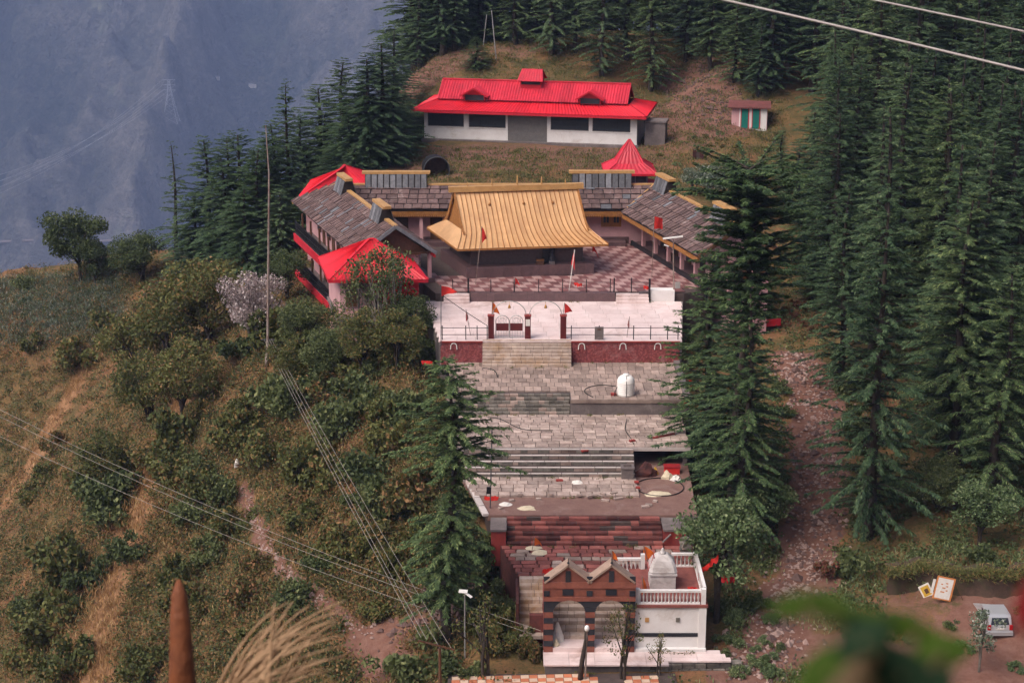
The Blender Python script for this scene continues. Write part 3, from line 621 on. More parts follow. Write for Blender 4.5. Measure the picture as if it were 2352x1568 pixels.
for sg in (-1,1): obj('cupola_roof',corr([HP(cc-1.3,bm+sg*1.35,5.66),HP(cc+1.3,bm+sg*1.35,5.66),HP(cc+1.05,bm,6.7),HP(cc-1.05,bm,6.7)],9,.04),m_red,cu)
for sg in (-1,1): obj('cupola_gable',MB().add([HP(cc+sg*1.04,bm-1.2,5.66),HP(cc+sg*1.04,bm+1.2,5.66),HP(cc+sg*1.03,bm,6.66),HP(cc+sg*1.0,bm-1.2,5.66),HP(cc+sg*1.0,bm+1.2,5.66),HP(cc+sg*.99,bm,6.66)],[(0,1,2),(5,4,3),(0,3,4,1),(1,4,5,2),(2,5,3,0)]),m_redtrim,cu)
# concrete block right of the hall
wq=HP(HL+1.6,1.0,-.6); t=thing('concrete_block','weathered grey concrete tank block beside the right end of the hall','water tank',wq)
obj('tank_wall',HB(MB(),HL+.7,HL+2.7,.6,2.6,-.6,2.2),m_conc,t); obj('tank_lid',HB(MB(),HL+.6,HL+2.8,.5,2.7,2.2,2.35),m_conc,t)
# ------------------------------------------------------------ toilet shed
sx,sy,sz=on_ground(1720,298); t=thing('toilet_shed','small pink shed with two green doors below the forest edge','shed',(sx,sy,sz))
def SB(mb,a0,a1,b0,b1,z0,z1):
    r=R(-8); c_,s__=math.cos(r),math.sin(r); P=lambda a,b_,z:(sx+a*c_-b_*s__,sy+a*s__+b_*c_,sz+z)
    return mb.hexa([P(a0,b0,z0),P(a1,b0,z0),P(a1,b1,z0),P(a0,b1,z0),P(a0,b0,z1),P(a1,b0,z1),P(a1,b1,z1),P(a0,b1,z1)])
obj('wall',SB(MB(),-1.75,1.75,0,2.4,-.5,2.1),m_pink,t); obj('front_wall',SB(MB(),-1.0,1.7,-.02,0,-.3,2.1),m_white,t)
for a in (-.45,.65):
    d_=obj('door',SB(MB(),a-.33,a+.33,-.07,-.02,0,1.95),m_green,t); obj('door_frame',SB(SB(MB(),a-.41,a-.335,-.08,-.02,0,1.98),a+.335,a+.41,-.08,-.02,0,1.98),m_redtrim,d_)
rf=MB(); 
r=R(-8); P=lambda a,b_,z:(sx+a*math.cos(r)-b_*math.sin(r),sy+a*math.sin(r)+b_*math.cos(r),sz+z)
obj('roof',MB().slab([P(-2.1,-.4,2.15),P(2.1,-.4,2.15),P(2.1,2.8,2.35),P(-2.1,2.8,2.35)],.12),M('rusty_maroon_sheet',(.19,.06,.06),(.12,.045,.04),1.5,rough=.7),t)
# ------------------------------------------------------------ terrace materials
m_pave=M('worn_buff_paving',(.345,.262,.225),(.245,.178,.150),2.2,rough=.85,orand=.30,stain=(.15,.10,.085),stscale=.6,stlo=.50,sthi=.78,bump=.3)
m_pave2=M('pale_worn_paving',(.425,.335,.295),(.295,.217,.188),2.5,rough=.85,orand=.28,stain=(.18,.125,.105),stscale=.7,stlo=.48,sthi=.74,bump=.4)
m_cream=M('cream_stone',(.46,.365,.31),(.34,.26,.22),2.5,rough=.8,orand=.14,stain=(.28,.16,.07),stscale=.45,stlo=.50,sthi=.72,bump=.4)
m_grey=M('grey_green_block',(.17,.15,.13),(.10,.088,.076),3,rough=.85,orand=.45,stain=(.33,.28,.25),stscale=1.1,bump=.3)
m_nose=M('white_tread',(.48,.43,.41),(.44,.37,.35),2.5,rough=.75,orand=.1,stain=(.26,.2,.18),stscale=1.2,stlo=.56)
m_brown=M('dusty_brown_cement',(.20,.115,.095),(.155,.085,.072),1.4,rough=.9,stain=(.27,.185,.165),stscale=.7,bump=.2)
m_rstone=M('red_sandstone',(.25,.082,.068),(.165,.052,.045),2.2,rough=.85,orand=.38,stain=(.30,.16,.14),stscale=.9,stlo=.6,bump=.3)
m_rdark=M('dark_red_stone',(.11,.032,.028),(.06,.022,.02),3,rough=.85,orand=.4,bump=.3)
m_mud=M('dark_mortar',(.085,.06,.055),(.055,.04,.036),3,rough=.95)
m_rpill=M('red_painted_plaster',(.30,.045,.038),(.22,.035,.03),2,rough=.7,stain=(.13,.05,.045),stscale=.8)
m_brick=M('terracotta_cladding',(.235,.078,.052),(.17,.056,.04),3,rough=.7,orand=.14)
m_maroon=M('maroon_paint',(.115,.020,.020),(.09,.016,.017),3,rough=.45)
def carved():
    m,n,l,b=nodes('carved_red_wall_tile',.65,.3); p=pos(n)
    v=n.new('ShaderNodeTexVoronoi'); v.inputs['Scale'].default_value=7.5; l.new(p,v.inputs['Vector'])
    c=mix(n,l,ramp(n,l,v.outputs['Distance'],.1,.6),(.33,.085,.08),(.17,.04,.042)); c=mix(n,l,ramp(n,l,noise(n,l,.8,5,.7,p),.55,.8),c,(.36,.2,.19)); l.new(c,b.inputs['Base Color'])
    bp=n.new('ShaderNodeBump'); bp.inputs['Strength'].default_value=.8; bp.inputs['Distance'].default_value=.04; bp.invert=True; l.new(v.outputs['Distance'],bp.inputs['Height']); l.new(bp.outputs[0],b.inputs['Normal']); return m
m_carve=carved(); m_wsh=M('grimy_whitewash',(.56,.52,.51),(.44,.40,.39),1.6,rough=.85,stain=(.26,.22,.20),stscale=1.1,stlo=.5,sthi=.75,bump=.4); m_wgab=M('tan_weathered_board',(.36,.255,.20),(.26,.18,.14),4,rough=.8)
def lerp(a,b,f): return a+(b-a)*f
def pave(parent,name,meshes,xl,xr,y0,y1,z,sx,sy,th=.06,stag=True,seed=1,jit=0.0,skip=None,gap=.025,skew=0.0):
    """rows of slabs between the left line xl(y) and right line xr(y)"""
    r=random.Random(seed); ny=max(1,round((y1-y0)/sy)); dy=(y1-y0)/ny; k=0
    for j in range(ny):
        yc=y0+dy*(j+.5); a,b=xl(yc),xr(yc); x=a-(sx*.5 if (stag and j%2) else 0)
        while x<b-.03:
            w_=sx*r.uniform(1-jit,1+jit); x0,x1=max(x,a),min(x+w_,b)
            if x1-x0>.1 and not (skip and skip((x0+x1)/2,yc)):
                o=inst(name,r.choice(meshes) if isinstance(meshes,list) else meshes(k,j,(x0+x1)/2),parent,((x0+x1)/2,yc,z-th+r.uniform(0,.012)),(r.uniform(-.004,.004),r.uniform(-.004,.004),0),(x1-x0-gap,dy-gap,th))
            x+=w_; k+=1
def steps(root,x0,x1,y0,z0,y1,z1,n,blocks,nose=None,bw=.55,seed=1,name='step_stone',missing=0.0):
    r=random.Random(seed); dz=(z1-z0)/n; dy=(y1-y0)/n
    core=MB()
    for i in range(n): core.box(x0+.02,x1-.02,y0+dy*i+.06,y1+.05,z0+dz*i-.05,z0+dz*(i+1)-.03)
    obj('step_core',core,m_mud,root)
    for i in range(n):
        x=x0
        while x<x1-.06:
            w_=min(bw*r.uniform(.55,1.6),x1-x); 
            if w_<.16: w_=x1-x
            if r.random()>missing: inst(name,r.choice(blocks),root,(x+w_/2,y0+dy*(i+.5)+r.uniform(-.015,.015),z0+dz*i-.01),(0,0,r.uniform(-.01,.01)),(w_-.015,dy+.05,dz*(.84 if nose else 1.0)))
            x+=w_
        if nose:
            x=x0
            while x<x1-.06:
                w_=min(r.uniform(1.2,2.4),x1-x); inst('tread_slab',r.choice(nose),root,(x+w_/2,y0+dy*i+.03,z0+dz*(i+.84)),(0,0,0),(w_-.02,.15,dz*.19)); x+=w_
PV=stones('paver',[m_pave],4,j=.03,ch=.03); PV2=stones('paver',[m_pave2],4,j=.05,ch=.05); CR=stones('step_stone',[m_cream],3,j=.02,ch=.06); GY=stones('step_stone',[m_grey,m_grey,m_grey,m_pave],2,j=.05,ch=.06)
NS=stones('tread_slab',[m_nose],3,j=.02,ch=.1); RS=stones('flagstone',[m_rstone,m_rstone,m_rstone,m_rstone,m_pave],3,j=.22,ch=.10); RB=stones('step_stone',[m_rstone,m_rdark],3,j=.06,ch=.08); MS=stones('marble_slab',[m_marble],3,j=.008,ch=.01)
def terr(label,loc): return thing('stone_terrace',label,'terrace',loc)
# courtyard floor (checker tiles, laid askew with the wings)
ct=thing('courtyard_floor','checkered red and pink tiled courtyard floor',None,(2,48,7.9)); ct['kind']='structure'
obj('floor_bed',MB().prism([(-5.6,40.97),(12.6,40.97),(14.6,42.0),(9.6,57),(-11.5,57)],5.2,7.9),m_mud,ct)
def tile_me(mat):
    mb=MB(); sk=-.36
    mb.hexa([(x+sk*y,y,z) for z in (0,1) for x,y in ((-.5,-.5),(.5,-.5),(.5,.5),(-.5,.5))]); me=mb.mesh('floor_tile'); me.materials.append(mat); return me
TL=[tile_me(M('pale_pink_tile',(.39,.25,.235),(.32,.195,.185),2,rough=.5,orand=.12)),tile_me(M('maroon_tile',(.20,.088,.086),(.155,.066,.065),2,rough=.5,orand=.15))]
r=random.Random(5); ty=.9; tx=.70
for j in range(18):
    yc=41.4+ty*(j+.5)*.98
    for i in range(40):
        xc=-13.5+tx*i+(57-yc)*.36; 
        if xc<-5.6+(43-yc)*.37+.3 or xc>9.55+(57.19-yc)*.367-.3 or (yc<42.6 and xc>12.4): continue
        if yc>45.6 and -5.6-.36*(yc-45.4)<xc<4.7-.36*(yc-45.4): continue
        if yc>47 and xc<4.5 : continue
        inst('floor_tile',TL[(i+j)%2],ct,(xc,yc,7.88+r.uniform(0,.006)),(0,0,0),(tx-.02,ty-.03,.08))
# low wall at the courtyard front
t=thing('low_granite_wall','low maroon granite wall with dark iron posts along the courtyard front','wall',(2,40.9,7.37))
CG=stones('granite_block',[m_gran],3,j=.01,ch=.02)
obj('wall_core',MB().box(-3.05,7.55,40.72,41.2,6.8,7.94),m_mud,t)
r=random.Random(9)
x=-3.05
while x<7.5:
    w_=min(r.uniform(.5,.8),7.55-x); inst('granite_block',r.choice(CG),t,(x+w_/2,40.69,7.3),(0,0,0),(w_-.01,.06,.66)); inst('coping_stone',r.choice(CG),t,(x+w_/2,40.95,7.94),(0,0,0),(w_-.01,.58,.06)); x+=w_
for x,th,h in ((-4.35,.06,1.0),(-3.2,.13,1.12),(-1.55,.06,1.0),(.15,.06,1.0),(1.95,.06,1.0),(3.7,.06,1.0),(5.45,.06,1.0),(7.2,.06,1.05),(7.48,.09,1.1),(8.75,.07,1.1)):
    obj('railing_post',MB().box(x-th/2,x+th/2,40.95-th/2,40.95+th/2,7.95,7.98+h),m_black,t)
rl=MB()
for z in (8.35,8.75): rl.bar((-4.35,40.95,z),(-3.2,40.95,z),.03); rl.bar((-3.2,40.95,z),(7.2,40.95,z),.022); rl.bar((8.75,40.95,z),(10.1,40.95,z),.03)
obj('rail',rl,m_black,t)
for x0,x1,nm in ((-5.0,-3.1,0),(7.6,10.0,1)):
    s_=thing('short_steps',('pale marble steps at the left end of the courtyard wall','pale marble steps at the right gap in the courtyard wall')[nm],'steps',((x0+x1)/2,40.6,7.37))
    for i in range(3): inst('step_stone',MS[i%3],s_,((x0+x1)/2,40.35+.22*i,7.3),(0,0,0),(x1-x0-.02*i,.6-.1*i,.22+.2*i))
t=thing('side_block','plastered white end block of the courtyard wall below the lamp post','wall',(10.9,41,7.37))
obj('block',MB().box(10.15,11.9,40.7,41.5,6.9,8.2),m_white,t); obj('granite_wing',MB().box(9.3,10.14,40.74,41.1,6.9,8.05),m_gran2,t); obj('iron_post',MB().box(9.98,10.12,40.6,40.72,7.3,9.1),m_black,t)
# plaza
t=terr('wide pale marble plaza terrace with iron railing between gate and courtyard',(3.5,36,7.37))
obj('retaining_wall',MB().prism([(-4.85,30.9),(11.5,30.9),(12.6,41.3),(-6.4,41.3)],3.2,7.30),m_conc,t)
pave(t,'marble_slab',MS,lambda y:-4.9-.15*(y-30.8),lambda y:11.45+.1*(y-30.8),30.78,40.7,7.37,1.25,1.1,.09,False,3,gap=.01)
for a,b_ in ((-4.85,-1.98),(4.0,11.35)):
    n_=round((b_-a)/1.05); 
    for i in range(n_): x0=a+(b_-a)*i/n_; obj('wall_panel',MB().box(x0+.005,x0+(b_-a)/n_-.005,30.80,30.9,5.7,7.26),m_carve,t)
    obj('coping',MB().box(a,b_,30.72,30.95,7.26,7.36),m_rpill,t)
m_lamp=M('white_enamel',(.75,.73,.70),(.68,.66,.63),3,rough=.4)
for u in (1042,1336,1431,1511):
    x=aty(u,790,30.75)[0]; pts=[(x+.2*math.cos(a),30.76,7.0+.22*math.sin(a)) for a in [math.pi*k_/8 for k_ in range(9)]]; pts=[(x+.22,30.76,6.78)]+pts+[(x-.22,30.76,6.78)]
    L=thing('wall_lamp','white horseshoe bulkhead lamp on the red wall, '+{1042:'left of the cream stairs',1336:'nearest right of the cream stairs',1431:'above the water tank',1511:'nearest the right end'}[u],'lamp',(x,30.8,6.8)); obj('lamp_arch',MB().tube(pts,.035,6),m_lamp,L); obj('lamp_plate',MB().box(x-.16,x+.16,30.77,30.8,6.8,7.1),m_carve,L)
# plaza railing
t=thing('iron_railing','black iron railing along the front edge of the marble plaza','railing',(3,31,7.37))
for u in (1016,1070,1096,1119,1312,1376,1455,1494,1533,1557):
    x=aty(u,780,31.1)[0]; obj('railing_post',MB().box(x-.03,x+.03,31.07,31.13,7.36,8.36),m_black,t)
for a,b_ in ((1012,1122),(1300,1562)):
    for z in (7.72,8.2): obj('rail',MB().bar((aty(a,780,31.1)[0],31.1,z),(aty(b_,780,31.1)[0],31.1,z),.035),m_black,t)
bx=aty(1376,775,31)[0]; t=thing('notice_board','small pale notice board fixed to the plaza railing','sign',(bx,31,7.4)); obj('board',MB().box(bx-.3,bx+.3,30.98,31.03,7.42,8.3),m_conc,t); obj('notice_line',MB().box(bx-.12,bx+.12,30.965,30.98,8.08,8.16),m_wood,t)
# cream stairs up to the plaza
t=thing('stone_stairs','cream stone stairs stained brown rising to the plaza gate','stairs',(1,30,5.85))
steps(t,-2.0,4.0,29.75,5.85,31.0,7.42,8,CR,None,.75,4)
# terrace with tank
t=terr('buff paved terrace with the white water tank',(3.5,27,5.85))
obj('retaining_wall',MB().box(3.72,10.95,23.1,30.8,2.0,5.77),m_conc,t); obj('retaining_wall',MB().box(-4.3,3.72,24.35,30.8,2.0,5.77),m_mud,t); obj('slab_edge',MB().box(3.7,11.0,23.02,23.1,5.62,5.84),m_pave,t)
pave(t,'paver',PV,lambda y:-4.3 if y>24.4 else 3.75,lambda y:10.95,23.1,30.78,5.85,.52,.9,.1,True,6,.06)
obj('side_wall',MB().box(10.95,11.35,23.05,31,1.5,6.0),m_conc,t)
t=thing('stone_stairs','dark mossy block stairs left of the concrete retaining wall','stairs',(0,23.6,4.83)); steps(t,-4.2,3.7,23.1,4.83,24.4,5.82,6,GY,None,.4,7)
# next terrace
t=terr('rough pale paved terrace below the concrete wall',(3.5,20,4.83))
obj('retaining_wall',MB().box(-3.4,7.3,17.45,23.1,1.6,4.76),m_mud,t); obj('roof_slab',MB().box(7.3,10.75,17.3,23.1,4.58,4.77),m_conc,t)
obj('back_wall',MB().box(7.3,10.7,20.2,20.5,2.4,4.58),m_mud,t); obj('slab_post',MB().box(10.35,10.6,17.5,17.75,2.0,4.58),m_conc,t); obj('slab_edge',MB().box(-3.4,10.75,17.24,17.3,4.58,4.80),m_nose,t)
pave(t,'paver',PV2,lambda y:-3.4,lambda y:10.75,17.3,23.08,4.84,.68,.5,.08,True,8,.2)
t=thing('stone_stairs','grey block stairs with white treads in the middle of the flight','stairs',(2.3,16.3,3.67)); steps(t,-2.9,7.3,15.32,3.67,17.36,4.81,5,GY,NS,.55,9)
# brown terrace
t=terr('brown cement terrace strewn with litter',(4.5,12,3.55))
obj('floor_slab',MB().prism([(-1.35,9.85),(10.4,9.85),(10.75,20.2),(7.3,20.2),(7.3,15.3),(-2.9,15.3)],3.2,3.55),m_brown,t)
obj('retaining_wall',MB().prism([(-1.2,10.1),(9.2,10.1),(9.6,20),(-3.2,20)],.4,3.2),m_mud,t)
pave(t,'paver',PV2,lambda y:-2.1-.32*(y-12.44),lambda y:7.35,12.44,15.3,3.68,.7,.58,.13,True,10,.15)
for i in range(4): inst('edge_slab',NS[i%3],t,(-1.6-.28*i,10.4+1.25*i,3.5),(0,0,.22),(.35,1.2,.16))
for x in (10.15,): obj('concrete_post',MB().box(x-.13,x+.13,9.9,10.16,-.4,3.2),m_conc,t)
obj('concrete_beam',MB().box(9.2,10.45,9.82,10.1,3.2,3.48),m_conc,t)
# red stairs
t=thing('stone_stairs','broken dark red sandstone stairs between two red pillars','stairs',(4,9,2.51)); steps(t,-.3,8.35,8.04,2.51,9.9,3.5,6,RB,None,.75,11,missing=.05)
for x0,x1,nm in ((-1.2,-.3,0),(8.35,9.65,1)):
    t=thing('red_pillar',('squat red plaster pillar at the left of the red stairs','squat red plaster pillar at the right of the red stairs')[nm],'pillar',((x0+x1)/2,8.6,2.4)); obj('shaft',MB().box(x0+.04,x1-.04,8.2,9.8,1.2,3.3),m_rpill,t); obj('cap',MB().box(x0,x1,8.1,9.9,3.3,3.42),m_conc,t)
# lowest terrace
t=terr('red flagstone terrace behind the striped gate',(5,6,2.51))
obj('retaining_wall',MB().prism([(.4,4.2),(6.2,4.2),(6.2,2),(10.0,2),(10.0,8.4),(-.7,8.4)],-1,2.43),m_rdark,t)
pave(t,'flagstone',RS,lambda y:.35-.25*(y-4.1),lambda y:9.95,4.15,8.05,2.51,.7,.48,.1,True,12,.45,gap=.01)
t=thing('stone_stairs','cream stone stairs climbing behind the gate arches','stairs',(3.3,2.4,.4)); steps(t,.38,6.15,1.0,.42,4.15,2.5,9,CR,None,.55,13)
obj('landing',MB().box(1.7,6.15,.0,1.1,-.3,.42),m_marble,t); obj('side_wall',MB().prism([(.2,1.2),(.36,1.2),(.36,4.3),(.2,4.3)],-.6,2.3),m_rdark,t)
# ------------------------------------------------------------ striped gate
t=thing('striped_gate','red and black striped twin-arched gate with two gables','gate',(3.9,.3,.18))
gx0,gx1=1.6,6.24; AR=[(2.06,3.73),(4.2,5.78)]; zs=2.33
def arch(x):
    for a,b_ in AR:
        if a<x<b_: c=(a+b_)/2; hw=(b_-a)/2; return zs+.78*math.sqrt(max(0,1-((x-c)/hw)**2))
    return -1
bands=[]; z=.2; k_=0
while z<2.72: bands.append((z,min(z+.32,2.72),k_%2)); z+=.32; k_+=1
bands+= [(2.72,3.06,1),(3.06,3.30,2),(3.30,3.78,0),(3.78,4.12,2)]
N_=116; dx=(gx1-gx0)/N_
for z0,z1,ci in bands:
    mb=MB(); run=None; pr_=.05 if ci==2 else 0; RUNS=[]
    for i in range(N_+1):
        x=gx0+dx*(i+.5); lo=max(z0,arch(x)) if i<N_ else 99
        if run and abs(run[1]-lo)>1e-6: RUNS.append((run[0],gx0+dx*i,run[1])); run=None
        if run is None and lo<z1-.02: run=(gx0+dx*i,lo)
    pass
    while RUNS:
        mb=MB(); e_=None
        while RUNS and (e_ is None or abs(RUNS[0][0]-e_)<1e-6): a_=RUNS.pop(0); mb.box(a_[0],a_[1],-.02-pr_,.62,a_[2],z1-.012); e_=a_[1]
        obj('stone_band',mb,(m_brick,m_blk2,m_brick)[ci],t)
for c,hw in ((2.82,1.1),(5.0,1.1)):
    obj('gable',MB().add([(c-hw,-.02,4.12),(c+hw,-.02,4.12),(c,-.02,5.0),(c-hw,.5,4.12),(c+hw,.5,4.12),(c,.5,5.0)],[(0,1,2),(5,4,3),(0,3,4,1),(1,4,5,2),(2,5,3,0)]),m_brick,t)
    obj('gable_slit',MB().box(c-.13,c+.13,-.06,-.02,4.1,4.72),m_blk2,t); obj('window',MB().box(c-.28,c+.28,-.06,-.02,3.38,3.7),m_blk2,t)
    bb=MB(); 
    for sg in (-1,1): bb.slab([(c+sg*1.22,-.12,4.12),(c+sg*1.22,.7,4.12),(c,.7,5.1),(c,-.12,5.1)],.09)
    obj('gable_roof',bb,m_wgab,t)
    obj('gable_finial',MB().lathe((c,.0,5.1),[(.05,0),(.07,.06),(.02,.12),(.01,.3)],8),m_black,t)
for x0,x1 in ((1.6,1.9),(3.76,4.06),(5.92,6.22)):
    for z0 in (3.35,4.14): obj('band_block',MB().box(x0,x1,-.075,-.025,z0,z0+.28),m_blk2,t)
obj('side_wall',MB().box(1.6,1.75,.63,2.6,-.3,3.0),m_rpill,t); obj('side_wall',MB().box(.9,1.62,1.3,1.6,-.5,1.6),m_rdark,t)
# apron slab in front
t=thing('marble_apron','white marble apron slab in front of the gate and shrine wall','platform',(6,-.6,.1))
obj('base',MB().prism([(1.68,-1.3),(10.9,-.75),(9.7,.2),(1.6,.2)],-1.0,.1),m_conc,t)
pave(t,'marble_slab',MS,lambda y:1.58,lambda y:11.1-.55*(y+.8)-(.0 if y>-.75 else 8.5*(-.75-y)),-1.35,.25,.17,1.3,.4,.08,False,14,gap=.008)
BL_=stones('wall_stone',[m_grey],4,j=.08,ch=.1)
r=random.Random(3)
for k_ in range(3):
    x=6.5
    while x<11.6: w_=r.uniform(.3,.7); inst('wall_stone',r.choice(BL_),t,(x+w_/2,-.95+.03*k_+.05*(x-6.5),-.85+.3*k_),(0,0,.06),(w_-.03,.4,.28)); x+=w_
# shrine wall with balustrade
t=thing('shrine_platform','white plastered shrine platform with balustrade beside the gate','platform',(8,2.5,.2))
obj('wall',MB().box(6.26,9.55,.3,4.9,-.6,2.58),m_white,t); obj('corner_pier',MB().box(9.5,9.88,.22,.7,-.6,2.66),m_white,t); obj('black_band',MB().box(6.3,9.48,.265,.30,.92,1.12),m_blk2,t); obj('footing',MB().box(6.26,9.9,.05,.3,-.4,.32),m_white,t)
obj('floor_slab',MB().box(6.22,9.95,.18,5.0,2.58,2.72),m_rstone,t)
def balus(a,b_,n_,nm='baluster'):
    a=Vector(a); b_=Vector(b_)
    for i in range(n_): p_=a.lerp(b_,(i+.5)/n_); inst('baluster',BAL,t,p_)
    obj('handrail',MB().bar(a+Vector((0,0,.72)),b_+Vector((0,0,.72)),.16,.12),m_white,t); obj('base_rail',MB().bar(a+Vector((0,0,.04)),b_+Vector((0,0,.04)),.16,.08),m_white,t)
BAL=MB().lathe((0,0,.06),[(.055,0),(.055,.06),(.03,.1),(.05,.22),(.062,.3),(.03,.5),(.05,.56),(.05,.62)],8).mesh('baluster',True); BAL.materials.append(m_wsh)
balus((6.4,.36,2.72),(9.55,.36,2.72),17); balus((9.8,.7,2.72),(9.8,4.7,2.72),16); balus((8.5,4.85,2.72),(9.75,4.85,2.72),6); balus((5.6,4.6,2.55),(6.9,4.6,2.55),6)
for p_ in ((9.72,.38),(9.8,4.85),(6.36,.4),(6.95,4.6)): obj('newel',MB().box(p_[0]-.11,p_[0]+.11,p_[1]-.11,p_[1]+.11,2.66,3.55),m_white,t)
for u,mt in ((1486,m_goldw),(1557,m_grey)):
    q=aty(u,1423,.27); obj('wall_plaque',MB().box(q[0]-.1,q[0]+.1,.26,.3,q[2]-.12,q[2]+.12),mt,t)
# white shrine
q=atz(1522,1352,2.72); sx_,sy_=q[0],q[1]+.55
t=thing('white_shrine','small white domed shrine on the balustraded platform','shrine',(sx_,sy_,2.72))
obj('base',MB().box(sx_-.66,sx_+.66,sy_-.62,sy_+.62,2.72,3.5),m_wsh,t); obj('cornice',MB().box(sx_-.72,sx_+.72,sy_-.68,sy_+.68,3.5,3.6),m_wsh,t)
mb=MB(); rings=[(.72,.66,3.6),(.74,.68,3.68),(.66,.60,3.95),(.52,.47,4.22),(.34,.30,4.42),(.26,.24,4.48)]
v=[]; 
for a,b_,z in rings:
    c_=.22*a; v+=[(sx_+x,sy_+y,z) for x,y in ((-a+c_,-b_),(a-c_,-b_),(a,-b_+c_),(a,b_-c_),(a-c_,b_),(-a+c_,b_),(-a,b_-c_),(-a,-b_+c_))]
f=[]
for k_ in range(len(rings)-1):
    for i in range(8): f.append((8*k_+i,8*k_+(i+1)%8,8*k_+8+(i+1)%8,8*k_+8+i))
f.append(tuple(range(8*(len(rings)-1),8*len(rings)))); obj('dome',mb.add(v,f),m_wsh,t)
for k_ in range(6): z=3.68+k_*.12; w_=.73-.055*k_; obj('dome_rib',MB().box(sx_-w_-.03,sx_-w_+.03,sy_-.5+.05*k_,sy_+.5-.05*k_,z,z+.07),m_rpill,t)
obj('finial',MB().lathe((sx_,sy_,4.46),[(.14,0),(.17,.06),(.13,.14),(.06,.18),(.09,.24),(.02,.34)],10),m_wsh,t,True)
# checkered pavement at the very bottom
t=thing('checker_pavement','orange and cream checkered pavement in front of the gate',None,(1,-2.5,-.2)); t['kind']='structure'
CK=[stone_mesh('paver',M('orange_paver',(.50,.17,.085),(.42,.14,.07),3,orand=.15),.02,.05),stone_mesh('paver',M('cream_paver',(.60,.44,.33),(.52,.37,.28),3,orand=.1),.02,.05,1)]
obj('bed',MB().prism([(-3.2,-5.2),(8.2,-4.2),(8.2,-1.45),(-3.2,-1.6)],-1.6,-.22),m_mud,t)
for j in range(8):
    for i in range(24):
        x=-2.8+i*.43; y=-4.4+j*.36+.06*x*.8
        if y>-1.7 or (4.4<x<5.4): continue
        inst('paver',CK[(i+j)%2],t,(x,y,-.26),(0,0,.06),(.41,.34,.06))
# ------------------------------------------------------------ vegetation
m_bark=M('grey_brown_bark',(.055,.042,.034),(.032,.024,.020),6,rough=.95,bump=.5,bscale=14)
m_pbark=M('pale_grey_bark',(.17,.145,.125),(.10,.085,.072),6,rough=.9)
l_con=LEAF('cedar_needles',(.022,.045,.023),(.078,.130,.060),(.145,.20,.095),.16,.28,.30)
l_con2=LEAF('bright_cedar_needles',(.026,.052,.022),(.092,.142,.056),(.175,.23,.09),.16,.22,.3)
l_oli=LEAF('olive_leaves',(.046,.062,.020),(.135,.142,.046),(.22,.145,.055),.15,.22,.3)
l_grn=LEAF('green_leaves',(.034,.056,.022),(.105,.130,.050),(.17,.19,.08),.14,.25,.4)
l_pal=LEAF('silver_green_leaves',(.06,.085,.055),(.17,.21,.14),(.42,.44,.38),.10,.2,.4)
l_blo=LEAF('pink_white_blossom',(.16,.12,.11),(.42,.33,.32),(.62,.54,.52),.25,.1,.5)
l_lim=LEAF('pale_green_leaves',(.05,.085,.036),(.15,.20,.085),(.24,.28,.14),.15,.15,.4)
l_dry=LEAF('dry_grass_blades',(.19,.090,.038),(.42,.235,.105),(.50,.33,.17),.15,.2,.25)
l_rus=LEAF('russet_scrub_leaves',(.085,.036,.022),(.19,.080,.045),(.10,.10,.04),.2,.2,.3)
l_scr=LEAF('hillside_scrub_leaves',(.046,.054,.018),(.135,.125,.044),(.24,.14,.06),.25,.2,.12)
def quads_mesh(name,V,mat):
    """V: (n,4,3) array of separate leaf quads"""
    n=len(V); me=bpy.data.meshes.new(name); me.vertices.add(n*4); me.vertices.foreach_set('co',V.astype(np.float32).ravel())
    me.loops.add(n*4); me.loops.foreach_set('vertex_index',np.arange(n*4)); me.polygons.add(n); me.polygons.foreach_set('loop_start',np.arange(0,n*4,4)); me.update(calc_edges=True)
    if mat: me.materials.append(mat)
    return me
def fronds(B,D,L,Wd,droop,rs):
    """kite-shaped sprays: base B, direction D (unit), length L, width Wd"""
    up=np.array([0,0,1.]); S=np.cross(D,up); S/=np.maximum(np.linalg.norm(S,axis=1,keepdims=True),1e-6)
    roll=rs.uniform(-.5,.5,len(B))[:,None]; U=np.cross(S,D); S=S*np.cos(roll)+U*np.sin(roll)
    mid=B+D*(L*.5)[:,None]; tip=B+D*L[:,None]; tip[:,2]-=droop*L; mid[:,2]-=droop*L*.3
    return np.stack([B,mid+S*Wd[:,None]*.5,tip,mid-S*Wd[:,None]*.5],1)
